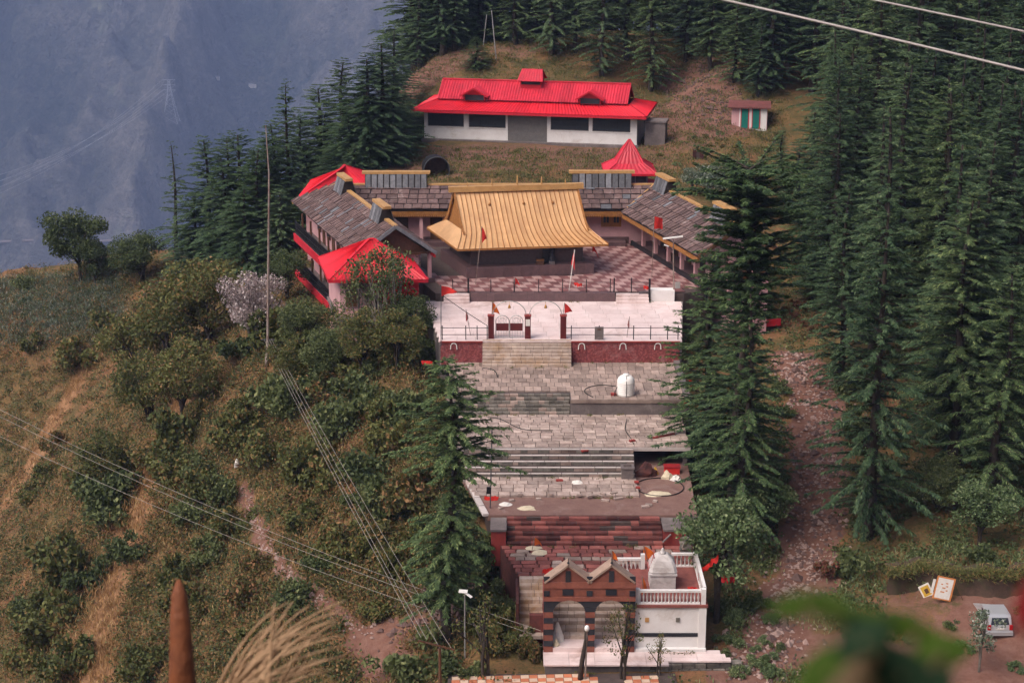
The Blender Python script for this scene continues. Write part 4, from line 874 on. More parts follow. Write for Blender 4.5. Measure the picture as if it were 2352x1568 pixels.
def conifer(seed,Rm=3.6,hb=.06,nwh=36,fl=.46,fw=.075,dens=3.0,power=.55,flat=0.0,gap=.0,mat=None,forks=0):
    """cedar 20 m tall; returns crown mesh, trunk mesh"""
    rs=np.random.RandomState(seed); Ht=20.0; Bs=[];Ds=[];Ls=[];Ws=[]; tr=MB()
    lean=rs.uniform(-.25,.25,2)
    def axis(h): return np.array([lean[0]*math.sin(h*.35),lean[1]*math.sin(h*.27+1),h])
    tr.tube([axis(h) for h in np.linspace(-1.0,Ht*.955,12)],[.34*(1-i/12.2)**.95+.012 for i in range(12)],8)
    for w in range(nwh):
        x=(w+rs.uniform(-.3,.3))/nwh; x=min(max(x,0),.985); h=Ht*(hb+(1-hb)*x)
        f=(1-x)**power
        if flat: f=f*(1-flat)+flat*(.45+.55*x)*(1-x**16)**.5
        f*=min(1,.62+x*4.0)
        if gap:
            f=(1-x)**.55*1.05 if x>.5 else .42
            if abs(x-.46)<gap: f*=.25
        Rw=Rm*f*rs.uniform(.72,1.14); nb=rs.randint(5,8)
        Rw=max(Rw,.55)
        ph=rs.uniform(0,6.3)
        for b in range(nb):
            az=ph+6.283*b/nb+rs.uniform(-.35,.35); L=Rw*rs.uniform(.55,1.25); e0=math.tan(R(rs.uniform(-8,14)+26*x*(1-flat)+10*(flat>.8))); dr=rs.uniform(.16,.34)*(.35 if flat>.8 else 1)
            o=axis(min(Ht*.985,max(Ht*hb,h+rs.uniform(-.55,.55)*Ht/nwh))); d=np.array([math.cos(az),math.sin(az)])
            ss=np.linspace(0,1,6); pts=np.stack([o[0]+d[0]*L*ss,o[1]+d[1]*L*ss,o[2]+L*(e0*ss-dr*ss**2)],1)
            if L>.9: tr.tube([tuple(p) for p in pts[:5]],[.055*(1-.17*i)*min(1.3,L/2.5) for i in range(5)],3,False)
            m=max(3,int(L/.27*dens)); s=np.sort(rs.uniform(.12,1,m)); k=np.interp(s,ss,np.arange(6)); i0=np.minimum(k.astype(int),4); fr=(k-i0)[:,None]
            P=pts[i0]*(1-fr)+pts[i0+1]*fr; T=pts[i0+1]-pts[i0]; T/=np.linalg.norm(T,axis=1,keepdims=True)
            for sg in (-1,1,-.45,.45,0):
                a=sg*rs.uniform(.7,1.25,m); c,sn=np.cos(a),np.sin(a)
                D=np.stack([T[:,0]*c-T[:,1]*sn,T[:,0]*sn+T[:,1]*c,T[:,2]+rs.uniform(-.28,.16,m)],1); D/=np.linalg.norm(D,axis=1,keepdims=True)
                q=P.copy(); q[:,2]+=rs.uniform(-.06,.06,m)
                Bs.append(q);Ds.append(D);Ls.append(fl*rs.uniform(.5,1.15,m)*(1.1-.45*s)*min(1,.45+L/3));Ws.append(fw*rs.uniform(.7,1.3,m))
    B,D,L,W=[np.concatenate(a) for a in (Bs,Ds,Ls,Ws)]
    # upright leader
    return quads_mesh('crown',fronds(B,D,L,W,.22,rs),mat),(lambda me:(me.materials.append(m_bark),me)[1])(tr.mesh('trunk',True))
CON=[conifer(1,3.5,mat=l_con),conifer(2,3.0,.10,34,mat=l_con,power=.66),conifer(3,4.1,.05,32,mat=l_con,power=.5),conifer(4,3.3,.16,33,mat=l_con2,power=.55),conifer(5,2.5,.12,34,mat=l_con,power=.72),conifer(6,3.8,.08,32,mat=l_con2,power=.48)]
CON_FLAT=conifer(7,4.3,.58,40,.44,.08,4.2,.6,.85,mat=l_con2); CON_GAP=conifer(8,5.0,.16,48,.38,.07,4.2,.5,.35,.08,mat=l_con2); CON_NEAR=conifer(9,4.0,.05,42,.38,.07,4.0,.62,mat=l_con2); CON_BIG=conifer(10,4.2,.08,40,.42,.075,3.4,.62,mat=l_con); CON_OPEN=conifer(12,3.4,.18,15,.46,.08,2.6,.8,mat=l_con)
def plant(name,meshes,label,cat,loc,rz,sc,group=None):
    o=thing(name,label,cat,loc,group); o.rotation_euler=(0,0,rz); o.scale=sc
    for nm,me in zip(('crown','trunk'),meshes):
        if me is None: continue
        c=bpy.data.objects.new(nm,me); c.parent=o; COL.objects.link(c)
    return o
def con_at(x,y,h,var,label,group=None,wide=1.0):
    z=Hs(x,y); k=h/20.0; kx=(.42+.58*k)*wide if k<1 else k*wide; return plant('cedar_tree',var,label,'tree',(x,y,z-.1),rnd.uniform(0,6.3),(kx,kx,k),group)
def con_base(u,v,vb,var,label,group=None,wide=1.0,ub=None):
    g=on_ground(ub or u,vb); return con_top(u,v,g[1],var,label,group,wide)
def con_top(u,v,y,var,label,group=None,wide=1.0):
    x,_,zt=aty(u,v,y); return con_at(x,y,max(3,zt-Hs(x,y)),var,label,group,wide)
# --- named conifers
g=on_ground(1018,1484); con_top(1028,818,g[1],CON_GAP,'dark cedar with bare waist and trunk standing left of the lower terraces',wide=1.15)
con_top(1722,368,15.5,CON_FLAT,'tall flat-topped cedar in front of the right wing',wide=1.0)
con_top(1638,565,20,CON_NEAR,'dense dark cedar hugging the right edge of the marble plaza',wide=1.3)
con_top(1728,640,13,CON_NEAR,'drooping cedar between the terraces and the stony track',wide=1.0); con_top(1690,700,17,CON_BIG,'dark cedar squeezed between the plaza cedar and the drooping one',wide=1.35)
con_top(2048,420,12.5,CON_BIG,'large layered cedar right of the stony track, foremost of the forest',wide=.98)
con_top(2235,425,19,CON[3],'bright yellowish-green cedar in the forest, nearest the right edge',wide=1.2)
con_top(2330,600,13,CON[5],'cedar cut by the right edge of the picture behind the sign boards',wide=1.1)
con_top(1955,395,30,CON_BIG,'grey-green cedar behind the large layered one',wide=.95)
con_top(2185,145,44,CON[5],'cedar with bright yellowish tip high in the right forest',wide=1.1)
con_top(1930,125,52,CON[2],'tall cedar standing right of the toilet shed',wide=1.0)
g=on_ground(1498,212); con_top(1502,-160,g[1],CON[5],'lone cedar with bare lower trunk above the right end of the hall',wide=1.05)
g=on_ground(1380,176); con_top(1388,-190,g[1],CON[2],'cedar on the mound behind the right dormer of the hall',wide=.95)
g=on_ground(1262,128); con_top(1268,-220,g[1],CON[0],'cedar on the mound behind the hall cupola',wide=1.15)
g=on_ground(1092,158); con_top(1094,82,g[1],CON_NEAR,'small bushy young cedar beside the leaning white poles',wide=1.15)
con_base(392,316,640,CON_OPEN,'thin open-branched cedar standing apart on the left skyline',wide=1.0)
con_base(655,176,560,CON[0],'tall pointed cedar, highest behind the long pole on the left',wide=.95,ub=640)
LS=[(468,305,640),(545,292,650),(505,345,660),(590,330,640),(445,430,650),(620,270,560),(700,330,470),(745,255,440),(785,128,420),(832,190,400),(875,84,380),(905,150,360),(800,260,430),(860,230,390),(690,255,480),(930,205,345),(768,330,440),(560,420,670),(640,430,620),(430,520,660),(680,420,540),(610,300,600),(840,120,400),(730,190,450),(905,60,300),(945,20,220),(520,300,620),(960,240,330),(890,255,380),(815,330,430)]
ORD=['first','second','third','fourth','fifth','sixth','seventh','eighth','ninth','tenth','eleventh','twelfth','thirteenth','fourteenth','fifteenth','sixteenth','seventeenth','eighteenth','nineteenth','twentieth']
for i,(u,v,vb) in enumerate(sorted(LS)):
    lab='dark cedar of the left stand, its tip '+ORD[i]+' from the left' if i<20 else 'dark cedar left of the hall, its tip '+ORD[i-20]+' from the left'
    con_base(u,v,vb,rnd.choice([CON[0],CON[2],CON_BIG,CON_NEAR,CON_BIG]),lab,'cedars on the left shoulder of the spur',rnd.uniform(1.25,1.7),ub=min(u,900))
FG='cedars of the forest on the right and behind the hall'
def FLab(u,v,y):
    if u<1560: return 'dark cedar in the row along the top behind the hall'
    if y>95: return 'cedar in the farthest rows of the forest, upper right' if u>1950 else 'cedar in the shaded forest edge above the toilet shed'
    if y>60: return 'cedar in the middle rows of the right forest'
    return 'cedar in the nearer rows of the right forest'
for u,v,y in [(945,-20,118),(985,-90,120),(1035,-60,124),(1080,-110,126),(1130,-60,128),(1180,-130,126),(1215,-40,124),(1320,-120,122),(1350,-30,130),(1440,-100,126),(1465,-30,130),(1545,-110,122),(1590,-60,118),(1630,-120,114),(1670,-30,112),(1610,20,120),(1700,-90,108),(1740,10,104),(1770,-60,100),(1655,60,122),(1715,60,116),(960,40,113),(1010,10,112),(1060,-20,118),(1105,-60,119),(1155,-70,121),(1230,-90,119),(1300,-60,117),(1340,-80,119),(1415,-70,121),(1530,-60,117),(1580,-90,113),(1000,-70,116),(1480,-90,124),(1640,0,110),(975,0,124),(1020,-30,128),(1070,-40,123),(1120,-20,125),(1165,-10,123),(1200,-60,127),(1245,-30,126),(1285,-10,124),(1330,0,126),(1370,-20,125),(1405,0,127),(1450,-10,125),(1500,0,127),(1540,0,125),(1575,10,124),(1600,-20,126),(955,-50,121),(1040,0,120)]:
    x_,_,zt_=aty(u,v-150,y); con_at(x_,y,max(9,zt_-Hs(x_,y)),rnd.choice(CON),FLab(u,v,y),FLab(u,v,y).replace('cedar','cedars'),rnd.uniform(1.3,1.7))
PROT=[(1520,130,1662,330),(1560,240,1800,345),(1770,560,1840,1310),(1800,800,1925,1320),(2060,1290,2352,1568),(930,90,1530,340),(1400,320,1600,600)]
for u,v,y in [(1800,290,72),(1838,330,64),(1872,240,68),(1852,420,55),(1905,480,50),(1890,350,60),(1812,425,63),(1925,560,44),(1875,560,50)]: con_top(u,v,y,rnd.choice(CON+[CON_BIG]),'cedar at the forest edge between the toilet shed and the stony track','cedars at the forest edge by the shed',rnd.uniform(1.1,1.4))
for i,(u,v,vb) in enumerate([(1585,-120,140),(1640,-70,158),(1695,0,190),(1750,40,225),(1325,-150,122),(1185,-160,104),(1045,-150,118),(1445,-120,140)]): con_base(u,v,vb,CON[(i*2+1)%6],'cedar at the rim of the mound, '+('first above the bare red slope','second above the bare red slope','third above the bare red slope','nearest above the toilet shed','between the cupola and the right dormer','left of the cupola','left of the leaning poles','behind the right end of the hall')[i],'cedars at the rim of the mound',rnd.uniform(1.0,1.25))
placed=[]; tries=0
while len(placed)<150 and tries<6000:
    tries+=1; x=rnd.uniform(15,98); y=rnd.uniform(18,136)
    z=Hs(x,y); h=rnd.uniform(15,23)*(0.85 if y<40 else 1); ub,vb=proj(x,y,z); ut,vt=proj(x,y,z+h); rp=3.2*h/20*F_PX/(y+90)
    if ub<1600 or ub-rp>2480 or vt>1500 or vb<-40: continue
    if any(ub+rp*.75>a and ub-rp*.75<c and vb>b_ and vt<d_ for a,b_,c,d_ in PROT): continue
    if vb>1000 and ub<2120: continue
    if y<36 and (ub<1990): continue
    if any((x-p[0])**2+(y-p[1])**2<3.6**2 for p in placed): continue
    placed.append((x,y)); con_at(x,y,h,rnd.choice(CON),FLab(ub,vb,y),FLab(ub,vb,y).replace('cedar','cedars'),rnd.uniform(1.05,1.5))
# --- broadleaf trees and bushes
def leaves(C,rs,size,up=.3):
    n=len(C); a=rs.normal(size=(n,3)); a[:,2]+=up; a/=np.linalg.norm(a,axis=1,keepdims=True); b=np.cross(a,rs.normal(size=(n,3))); b/=np.linalg.norm(b,axis=1,keepdims=True); c=np.cross(a,b)
    s=(size*rs.uniform(.6,1.3,n))[:,None]; return np.stack([C-b*s*.5,C+c*s*.3,C+b*s*.5,C-c*s*.3],1)
def blob_cloud(rs,n,rx,rz,lumps,sh=.35):
    P=[]
    for k in range(lumps):
        t=rs.uniform(0,6.3); rr=rs.uniform(0,1)**.6; c=np.array([math.cos(t)*rr*rx*.75,math.sin(t)*rr*rx*.75,rs.uniform(-.75,.85)*rz*(1-.45*rr)])
        r_=rs.uniform(.22,.42)*rx; m=n//lumps; d=rs.normal(size=(m,3)); d/=np.linalg.norm(d,axis=1,keepdims=True); d[:,2]*=.8
        P.append(c+d*r_*(rs.uniform(0,1,(m,1))**sh))
    return np.concatenate(P)
def broadleaf(seed,H_,rx,rz,n,lumps,size,mat,bark=None,base=.35,stems=1):
    rs=np.random.RandomState(seed); C=blob_cloud(rs,n,rx,rz,lumps); C[:,2]+=H_-rz; tr=MB()
    for s in range(stems):
        a=rs.uniform(0,6.3); o=np.array([math.cos(a),math.sin(a)])*.18*(stems>1)
        for j in range(5):
            q=C[rs.randint(len(C))]; mid=np.array([o[0]+q[0]*.25,o[1]+q[1]*.25,H_*base+rs.uniform(0,.2)*H_]); tr.tube([(o[0],o[1],-.4),(o[0]*1.2+rs.uniform(-.05,.05),o[1]*1.2,H_*base*.6),tuple(mid),tuple(q*.8+mid*.2),tuple(q)],[.035*H_*.6,.028*H_*.6,.018*H_*.6,.010*H_*.6,.004*H_],6,False)
    me=tr.mesh('trunk',True); me.materials.append(bark or m_bark)
    return quads_mesh('crown',leaves(C,rs,size),mat),me
def bush_mesh(seed,n,lumps,size,mat):
    rs=np.random.RandomState(seed); C=blob_cloud(rs,n,1.0,.55,lumps,.5); C[:,2]=C[:,2]+.42; C=C[C[:,2]>-.15]; return quads_mesh('foliage',leaves(C,rs,size,.5),mat)
def tree_at(u,v,H_px,meshes,Hm_,label,wide=1.0,group=None,name='broadleaf_tree'):
    g=on_ground(u,v); k=H_px/(F_PX/math.hypot(g[1]+76,30))/Hm_; return plant(name,meshes,label,'tree',(g[0],g[1],g[2]-.05),rnd.uniform(0,6.3),(k*wide,k*wide,k),group)
BR_r=broadleaf(1,6,2.6,2.3,8000,30,.22,l_grn); BR_o=[broadleaf(s,6,3.0,2.5,8000,30,.21,l_oli,base=.2,stems=2) for s in (2,3,4)]; BR_g=[broadleaf(s,6,2.8,2.5,8000,30,.20,l_grn,base=.22,stems=2) for s in (5,6)]
BR_p=broadleaf(7,6,3.0,2.3,4600,18,.24,l_pal,m_pbark,.25,2); BR_b=broadleaf(8,6,2.4,2.6,7000,26,.16,l_blo,m_pbark,.12,3); BR_l=broadleaf(9,9,3.0,3.6,6500,26,.26,l_lim,m_bark,.35,2); BR_s=broadleaf(10,6,2.2,2.3,1300,18,.2,l_grn,m_pbark,.2,3); BR_bare=broadleaf(11,6,2.1,2.3,620,14,.2,l_oli,m_bark,.3,2); BR_q=broadleaf(13,6,2.1,2.6,900,16,.24,l_pal,m_pbark,.3,1)
tree_at(186,650,185,BR_r,6,'round dark green tree on the left skyline',1.0)
tree_at(222,655,110,BR_g[0],6,'smaller dull green tree beside the round one on the left skyline',1.0)
tree_at(325,655,130,BR_g[1],6,'grey-green bushy tree at the foot of the thin open-branched cedar',1.3)
for i,(u,v,h) in enumerate([(478,800,235),(395,860,230),(315,880,190),(425,960,205),(345,975,185),(520,710,130)]):
    tree_at(u,v,h,BR_o[i%3],6,'olive-green leafy tree of the left thicket, '+('tallest, next to the pink blossom shrub','at the middle of its upper edge','farthest left','at its lower right end','lowest of all','small one just below the cedars')[i],1.0,'olive thicket on the left slope')
tree_at(585,805,225,BR_b,6,'shrub covered in pale pink blossom beside the long pole',.9)
tree_at(250,1140,175,BR_o[1],6,'yellow-green leafy tree low on the left slope crossed by the wires',1.0)
tree_at(660,690,130,BR_g[0],6,'green tree below the lower balcony of the left wing',1.0)
for i,(u,v,h) in enumerate([(700,820,150),(760,880,150),(835,860,165),(915,850,150),(800,790,120),(940,800,140),(670,900,130)]):
    tree_at(u,v,h,(BR_g+BR_o)[i%4],6,'leafy tree in the bank left of the plaza, '+('below the porch left corner','lowest in the middle','in front of the porch door','touching the plaza corner','highest, under the porch roof','right beside the plaza flagpole','farthest left')[i],1.0,'trees in the bank left of the plaza')
tree_at(868,790,265,BR_s,6,'thin nearly leafless tree in front of the red porch roof',.75); tree_at(905,800,255,BR_s,6,'second sparse tree in front of the red porch roof, nearer the plaza',.75); tree_at(830,800,220,BR_s,6,'sparse low tree under the left corner of the red porch roof',.8)
for i,(u,v,h) in enumerate([(1625,455,85),(1665,470,110),(1590,440,60),(1700,440,80)]):
    tree_at(u,v,h,BR_p if i<3 else BR_g[0],6,('silvery-green bush right of the pagoda roof','pale silver-green tree behind the right wing','low silvery shrub next to the right crest','green bush behind the flat-topped cedar')[i],1.2)
tree_at(1652,1432,370,BR_l,9,'pale green leafy tree with dark forked trunk right of the shrine',.95)
tree_at(1760,1250,190,BR_l,9,'pale green bush-like tree at the edge of the stony track',1.1)
tree_at(2250,1262,190,BR_l,9,'light green leafy tree under the cedars at the right edge',1.35); tree_at(2150,1180,150,BR_g[1],6,'shaded green tree under the large layered cedar',1.2)
tree_at(2248,1545,175,BR_q,6,'thin pale-leaved sapling in front of the silver car',.9)
tree_at(1115,1568,250,BR_bare,6,'gnarled dark tree with few leaves left of the gate',.9)
tree_at(1430,1568,230,BR_bare,6,'half-bare tree in front of the right gate arch',.7); tree_at(1512,1560,130,BR_bare,6,'small leafy sapling in front of the shrine platform wall',.7)
BU=[bush_mesh(s,900,9,.17,m_) for s,m_ in ((1,l_grn),(2,l_grn),(3,l_oli),(4,l_oli),(5,l_scr),(6,l_rus))]; BUL=[bush_mesh(s,900,9,.16,m_) for s,m_ in ((7,l_lim),(8,l_grn))]
BUB=[bush_mesh(s_,2000,14,.145,m_) for s_,m_ in ((21,l_grn),(22,l_grn),(23,l_oli),(24,l_oli),(25,l_scr))]
def bush(u,v,rpx,me,label,group=None,tall=1.0):
    g=on_ground(u,v); k=rpx/(F_PX/math.hypot(g[1]+76,35)); o=bpy.data.objects.new('bush',me); o.location=(g[0],g[1],g[2]-.08); o.rotation_euler=(0,0,rnd.uniform(0,6.3)); o.scale=(k,k,k*tall); link(o); return tag(o,label,'bush',group)
def bush_w(x,y,r_,me,label,group,tall=1.1):
    o=bpy.data.objects.new('bush',me); o.location=(x,y,Hs(x,y)-.1); o.rotation_euler=(0,0,rnd.uniform(0,6.3)); o.scale=(r_,r_,r_*tall); link(o); tag(o,label,'bush',group)
for x,y,r_ in [(.35,1.2,1.0),(-.2,2.6,1.1),(.95,.2,.8),(-.9,1.0,1.0),(-.7,4.2,1.2),(-1.4,6.0,1.2),(-1.6,3.0,1.1),(-1.9,8.0,1.2),(1.0,1.3,.7),(-2.4,5.0,1.1),(-2.6,10,1.2),(-3.4,13,1.3),(-4.4,16.5,1.3)]: bush_w(x,y,r_,rnd.choice(BUB[:5]),'shrub crowding the bank against the left side of the gate and lower terraces','shrubs against the left side of the lower terraces',1.5)
LB='bushes scattered over the left slope'
INB=[]
def blocked(u,v): # keep clear of buildings, tracks, dry strips
    g=on_ground(u,v); x,y=np.array([g[0]]),np.array([g[1]])
    return mask(x,y,PATHS,.3)[0]>.2 or mask(x,y,STRIPS,.3)[0]>.25 or (-2.6<g[0]<11.6 and -2<g[1]<42) or (g[0]>-10 and 41<g[1]<60)
DENSE=[(560,1130,760,1420,62),(0,560,640,1560,40)]
for u0,u1,v0,v1,nn in DENSE:
    k_=0
    while k_<nn:
        v=rnd.uniform(v0,v1); u=rnd.uniform(u0,u1)
        if u>1000-max(0,760-v)*.9+60 or (v<900 and u>640 and v<780): continue
        k_+=1
        if blocked(u,v): continue
        side='between the long pole and the terraces' if u>560 else 'left of the footpath'
        kind=rnd.choice([0,1,2,3,2,3,4,4]); 
        bush(u,v,rnd.uniform(34,74)*(.6+.4*v/1000),BUB[kind],('green ','green ','olive ','olive ','brownish ')[kind]+'bush on the left slope '+side,('green ','green ','olive ','olive ','brownish ')[kind]+'bushes '+side,rnd.uniform(.9,1.5))
for i,(u,v,r_) in enumerate([(250,1180,95),(165,1330,100),(120,1470,95),(300,1290,60),(60,1430,60),(150,1560,90),(330,1560,70),(640,960,85),(700,930,80),(560,1010,60),(620,1060,70),(760,1010,75),(820,960,80),(900,1000,70),(720,1120,80),(830,1120,75),(900,1180,80),(960,1250,60),(700,1220,60),(1060,1200,60),(1080,1300,60),(780,1300,55),(860,1290,60),(1090,1090,50),(560,830,70),(640,800,80),(720,840,70),(500,1150,60),(480,1300,55),(430,1420,65),(590,1480,50)]):
    bush(u,v,r_,BUB[(i*3)%4],'large leafy shrub on the left slope, '+('nearest the bottom left corner' if u<200 and v>1400 else 'in the dense growth below the plaza' if u>540 and v<1150 else 'beside the wires' if u<400 else 'between footpath and terraces'),'large shrubs of the left slope '+('low left' if u<200 and v>1400 else 'upper' if u>540 and v<1150 else 'left' if u<400 else 'middle'),1.25)
for i,(u,v,r_) in enumerate([(960,1545,95),(1020,1560,70),(890,1555,60),(1085,1568,50)]): bush(u,v,r_,BU[i%2],'big dark green bush at the bottom edge left of the gnarled tree','bushes at the bottom edge left of the gate',1.1)
for i in range(26): bush(rnd.uniform(1655,1790),rnd.uniform(1390,1560),rnd.uniform(20,38),rnd.choice(BUL),'fresh green bush on the bank right of the shrine platform','bushes on the bank right of the shrine',1.1)
for i in range(24): bush(rnd.uniform(1130,1225),rnd.uniform(1230,1480),rnd.uniform(24,44),rnd.choice(BU[:5]),'tangled bush on the dark bank left of the striped gate','bushes on the bank left of the gate',1.2)
for i in range(45):
    u=rnd.uniform(1760,2352); v=rnd.uniform(700,1330)
    if blocked(u,v): continue
    bush(u,v,rnd.uniform(25,60),rnd.choice(BUB[:2]+BUL+BU[:1]),'undergrowth bush beneath the cedars on the right','undergrowth bushes beneath the right cedars',1.1)
for u,v,r_ in [(1960,1470,34),(2010,1430,30),(2060,1440,36),(2100,1480,30),(2180,1440,26),(2210,1500,34),(1930,1530,36),(2330,1540,30),(1990,1530,40),(2060,1540,36),(2260,1420,22),(2340,1420,26)]: bush(u,v,r_,rnd.choice(BUL+BU[:1]),'weedy shrub on the dirt lot at the lower right','weedy shrubs on the lower right lot',.9)
bush(1965,1330,70,BU[0],'dark bush beside the stony track below the large layered cedar',None,1.3); bush(1905,1330,42,BU[5],'russet dried bush at the edge of the stony track',None,1.2)
for i in range(24): 
    u=rnd.uniform(1500,1790); v=rnd.uniform(312,385); bush(u,v,rnd.uniform(6,15),rnd.choice(BU[2:5]+BUL),'low tussock bush on the terrace right of the hall','tussocks right of the hall',.8)
for i in range(20): bush(rnd.uniform(1010,1440),rnd.uniform(338,410),rnd.uniform(5,11),rnd.choice(BU[:4]),'small green tuft on the bare yard below the hall','tufts on the yard below the hall',.6)
for i in range(14): bush(rnd.uniform(1800,1900),rnd.uniform(700,800),rnd.uniform(12,24),BU[5],'russet fern bush below the right wing balcony','russet ferns below the right wing',1.0)
# --- ground cover, too many to count
def scatter(name,label,cat,mat,n,urange,vrange,per,size,rad,hgt,seed,blade=False,only=None,avoid=True):
    rs=np.random.RandomState(seed); x=[];y=[]
    U=rs.uniform(*urange,n); V_=rs.uniform(*vrange,n); d=np.stack([ (U-1176)/F_PX, np.cos(PITCH)-(V_-784)/F_PX*np.sin(PITCH), -np.sin(PITCH)-(V_-784)/F_PX*np.cos(PITCH)],1)
    hit=np.zeros(n); 
    for s in np.arange(60,235,1.2):
        z=CAM[2]+s*d[:,2]; h=H(s*d[:,0],CAM[1]+s*d[:,1]); hit=np.where((hit==0)&(z<h),s,hit)
    ok=hit>0; s=hit[ok]; X=s*d[ok,0]; Y=CAM[1]+s*d[ok,1]
    X+=rs.normal(0,.4,len(X)); Y+=rs.normal(0,.8,len(Y))
    keep=~((X>-2.6)&(X<11.6)&(Y>-2)&(Y<42)|((X>-12)&(X<19)&(Y>41)&(Y<62))|((X>-10)&(X<13)&(Y>83)&(Y<96)))
    if avoid: keep&=(mask(X,Y,PATHS,.3)<.3)&(mask(X,Y,BARE,.4)<.6)
    if only is not None: keep&=mask(X,Y,only,.5)>.35
    elif avoid: keep&=mask(X,Y,STRIPS,.4)<.5
    X,Y=X[keep],Y[keep]; Z=H(X,Y); m=len(X)
    k=rs.uniform(.6,1.4,(m,1)); c=np.stack([X,Y,Z],1)[:,None,:]
    if blade:
        B=c+np.concatenate([rs.normal(0,1,(m,per,2))*rad*k[:,None],np.zeros((m,per,1))],2); D=rs.normal(0,.45,(m,per,3)); D[...,2]=1; D/=np.linalg.norm(D,axis=-1,keepdims=True)
        B=B.reshape(-1,3); D=D.reshape(-1,3); L=hgt*rs.uniform(.5,1.2,len(B)); V=fronds(B,D,L,np.full(len(B),size),.25,rs)
    else:
        P=rs.normal(0,.5,(m,per,3)); P[...,2]=np.abs(P[...,2]); P[...,:2]*=rad*k[:,None]; P[...,2]*=hgt*k; V=leaves((c+P).reshape(-1,3),rs,size,.6)
    tag(link(bpy.data.objects.new(name,quads_mesh(name,V,mat))),label,cat,kind='stuff')
scatter('hillside_scrub','olive and green scrub covering the left slope','scrub',l_scr,5200,(-40,1130),(590,1580),40,.19,.7,.6,1)
scatter('green_undergrowth','green leafy undergrowth among the left slope bushes','undergrowth',l_grn,2200,(-40,1130),(600,1580),40,.18,.6,.6,2)
scatter('dry_grass','tan dry grass growing in strips down the left slope','grass',l_dry,4200,(-60,460),(520,1580),26,.05,.5,.7,3,True,STRIPS)
scatter('straw_grass','straw-coloured grass between the bushes','grass',l_dry,2600,(-40,1100),(590,1580),22,.045,.5,.6,4,True)
scatter('russet_scrub','russet scrub scattered over the left slope','scrub',l_rus,1200,(-40,1100),(640,1580),30,.15,.5,.4,5)
scatter('forest_floor_scrub','dark green ferns under the right forest','undergrowth',l_grn,2200,(1560,2400),(600,1580),30,.2,.6,.5,6)
scatter('meadow_grass','olive grass around the hall and yard','grass',l_oli,4200,(950,1800),(60,440),20,.07,.45,.38,7,True,None,False)
scatter('bank_grass','green grass at the foot of the gate and the right bank','grass',l_lim,700,(1500,2400),(1280,1600),18,.06,.4,.4,8,True)

scatter('crop_field','pale grey-green crop growing on the far left shoulder','crop',l_pal,2600,(-30,290),(640,790),14,.05,.35,.55,9,True,None,False)

rs=np.random.RandomState(77); C=[]
for (x0,x1,y,z) in [(4.1,10.8,30.68,5.86),(-2,4,29.65,5.86),(3.8,10.8,22.98,4.85),(-3.5,3.6,23.0,4.85),(-2.5,7.2,15.2,3.69),(-1,8.5,12.35,3.57),(-.2,8.3,7.95,2.53),(-4.6,11,41.0-.45,7.39),(1.7,9,-1.45,-.2),(6.3,9.5,-.02,.18)]:
    for k in range(rs.randint(4,9)): C.append((rs.uniform(x0,x1),y-rs.uniform(0,.12),z))
C=np.array(C); P=C[:,None,:]+rs.normal(0,1,(len(C),22,3))*np.array([.12,.07,.07]); P[...,2]=np.maximum(P[...,2],C[:,None,2])
tag(link(bpy.data.objects.new('terrace_weeds',quads_mesh('terrace_weeds',leaves(P.reshape(-1,3),rs,.1,.5),l_oli))),'small weeds growing along the feet of the terrace walls','weeds',kind='stuff')
# ------------------------------------------------------------ small things
m_flag=M('red_cloth',(.62,.030,.022),(.48,.022,.018),3,rough=.8); m_flago=M('orange_cloth',(.72,.16,.02),(.62,.11,.02),3,rough=.8); m_flagd=M('dark_red_cloth',(.33,.015,.018),(.24,.012,.014),3,rough=.8)
m_cloth=M('cream_cloth',(.60,.52,.38),(.50,.42,.30),5,rough=.9); m_wcloth=M('white_cloth',(.70,.66,.62),(.60,.56,.52),5,rough=.9); m_yel=M('yellow_cloth',(.60,.38,.05),(.5,.3,.04),4,rough=.9)
m_tank=M('white_polythene',(.80,.77,.74),(.74,.71,.68),1.5,rough=.4,spec=.4); m_rope=M('black_rubber_hose',(.02,.02,.02),rough=.6); m_bell=M('brass',(.45,.24,.06),(.35,.18,.05),4,rough=.4,metal=.6)
m_dsteel=M('dull_dark_pipe',(.10,.10,.105),(.07,.07,.075),3,rough=.5,metal=.3); m_grease=M('rusty_pole',(.30,.25,.22),(.17,.10,.08),2,rough=.7); m_wire=M('pale_wire',(.30,.265,.235),(.25,.22,.195),4,rough=.6); m_cab=M('white_cable_sheath',(.62,.56,.54),(.54,.48,.46),6,rough=.5)
for i in (1,): pass
# plaza gateway with arches
t=thing('arched_gateway','three maroon pillars joined by thin pipe arches with a pair of grille gates','gateway',(1.05,31.4,7.37))
PX=[-1.42,1.07,3.48]
for i,x in enumerate(PX):
    p_=obj('pillar',MB().box(x-.2,x+.2,31.25,31.65,7.36,8.95),m_maroon,t); obj('pillar_cap',MB().box(x-.235,x+.235,31.215,31.685,8.95,9.02),m_rpill,p_)
obj('wall_sign',MB().box(PX[1]-.15,PX[1]+.15,31.21,31.25,8.3,8.75),m_wcloth,t)
for a,b_ in ((PX[0],PX[1]),(PX[1],PX[2])):
    c=(a+b_)/2; hw=(b_-a)/2-.12
    ar=obj('pipe_arch',MB().tube([(c+hw*math.cos(q),31.45,9.0+.98*math.sin(q)) for q in [math.pi*k_/20 for k_ in range(21)]],.03,6),m_steel,t)
    obj('bell',MB().lathe((c,31.45,9.5),[(.11,0),(.1,.04),(.07,.16),(.04,.22),(.012,.24),(.012,.46)],10),m_bell,ar,True)
c=(PX[0]+PX[1])/2
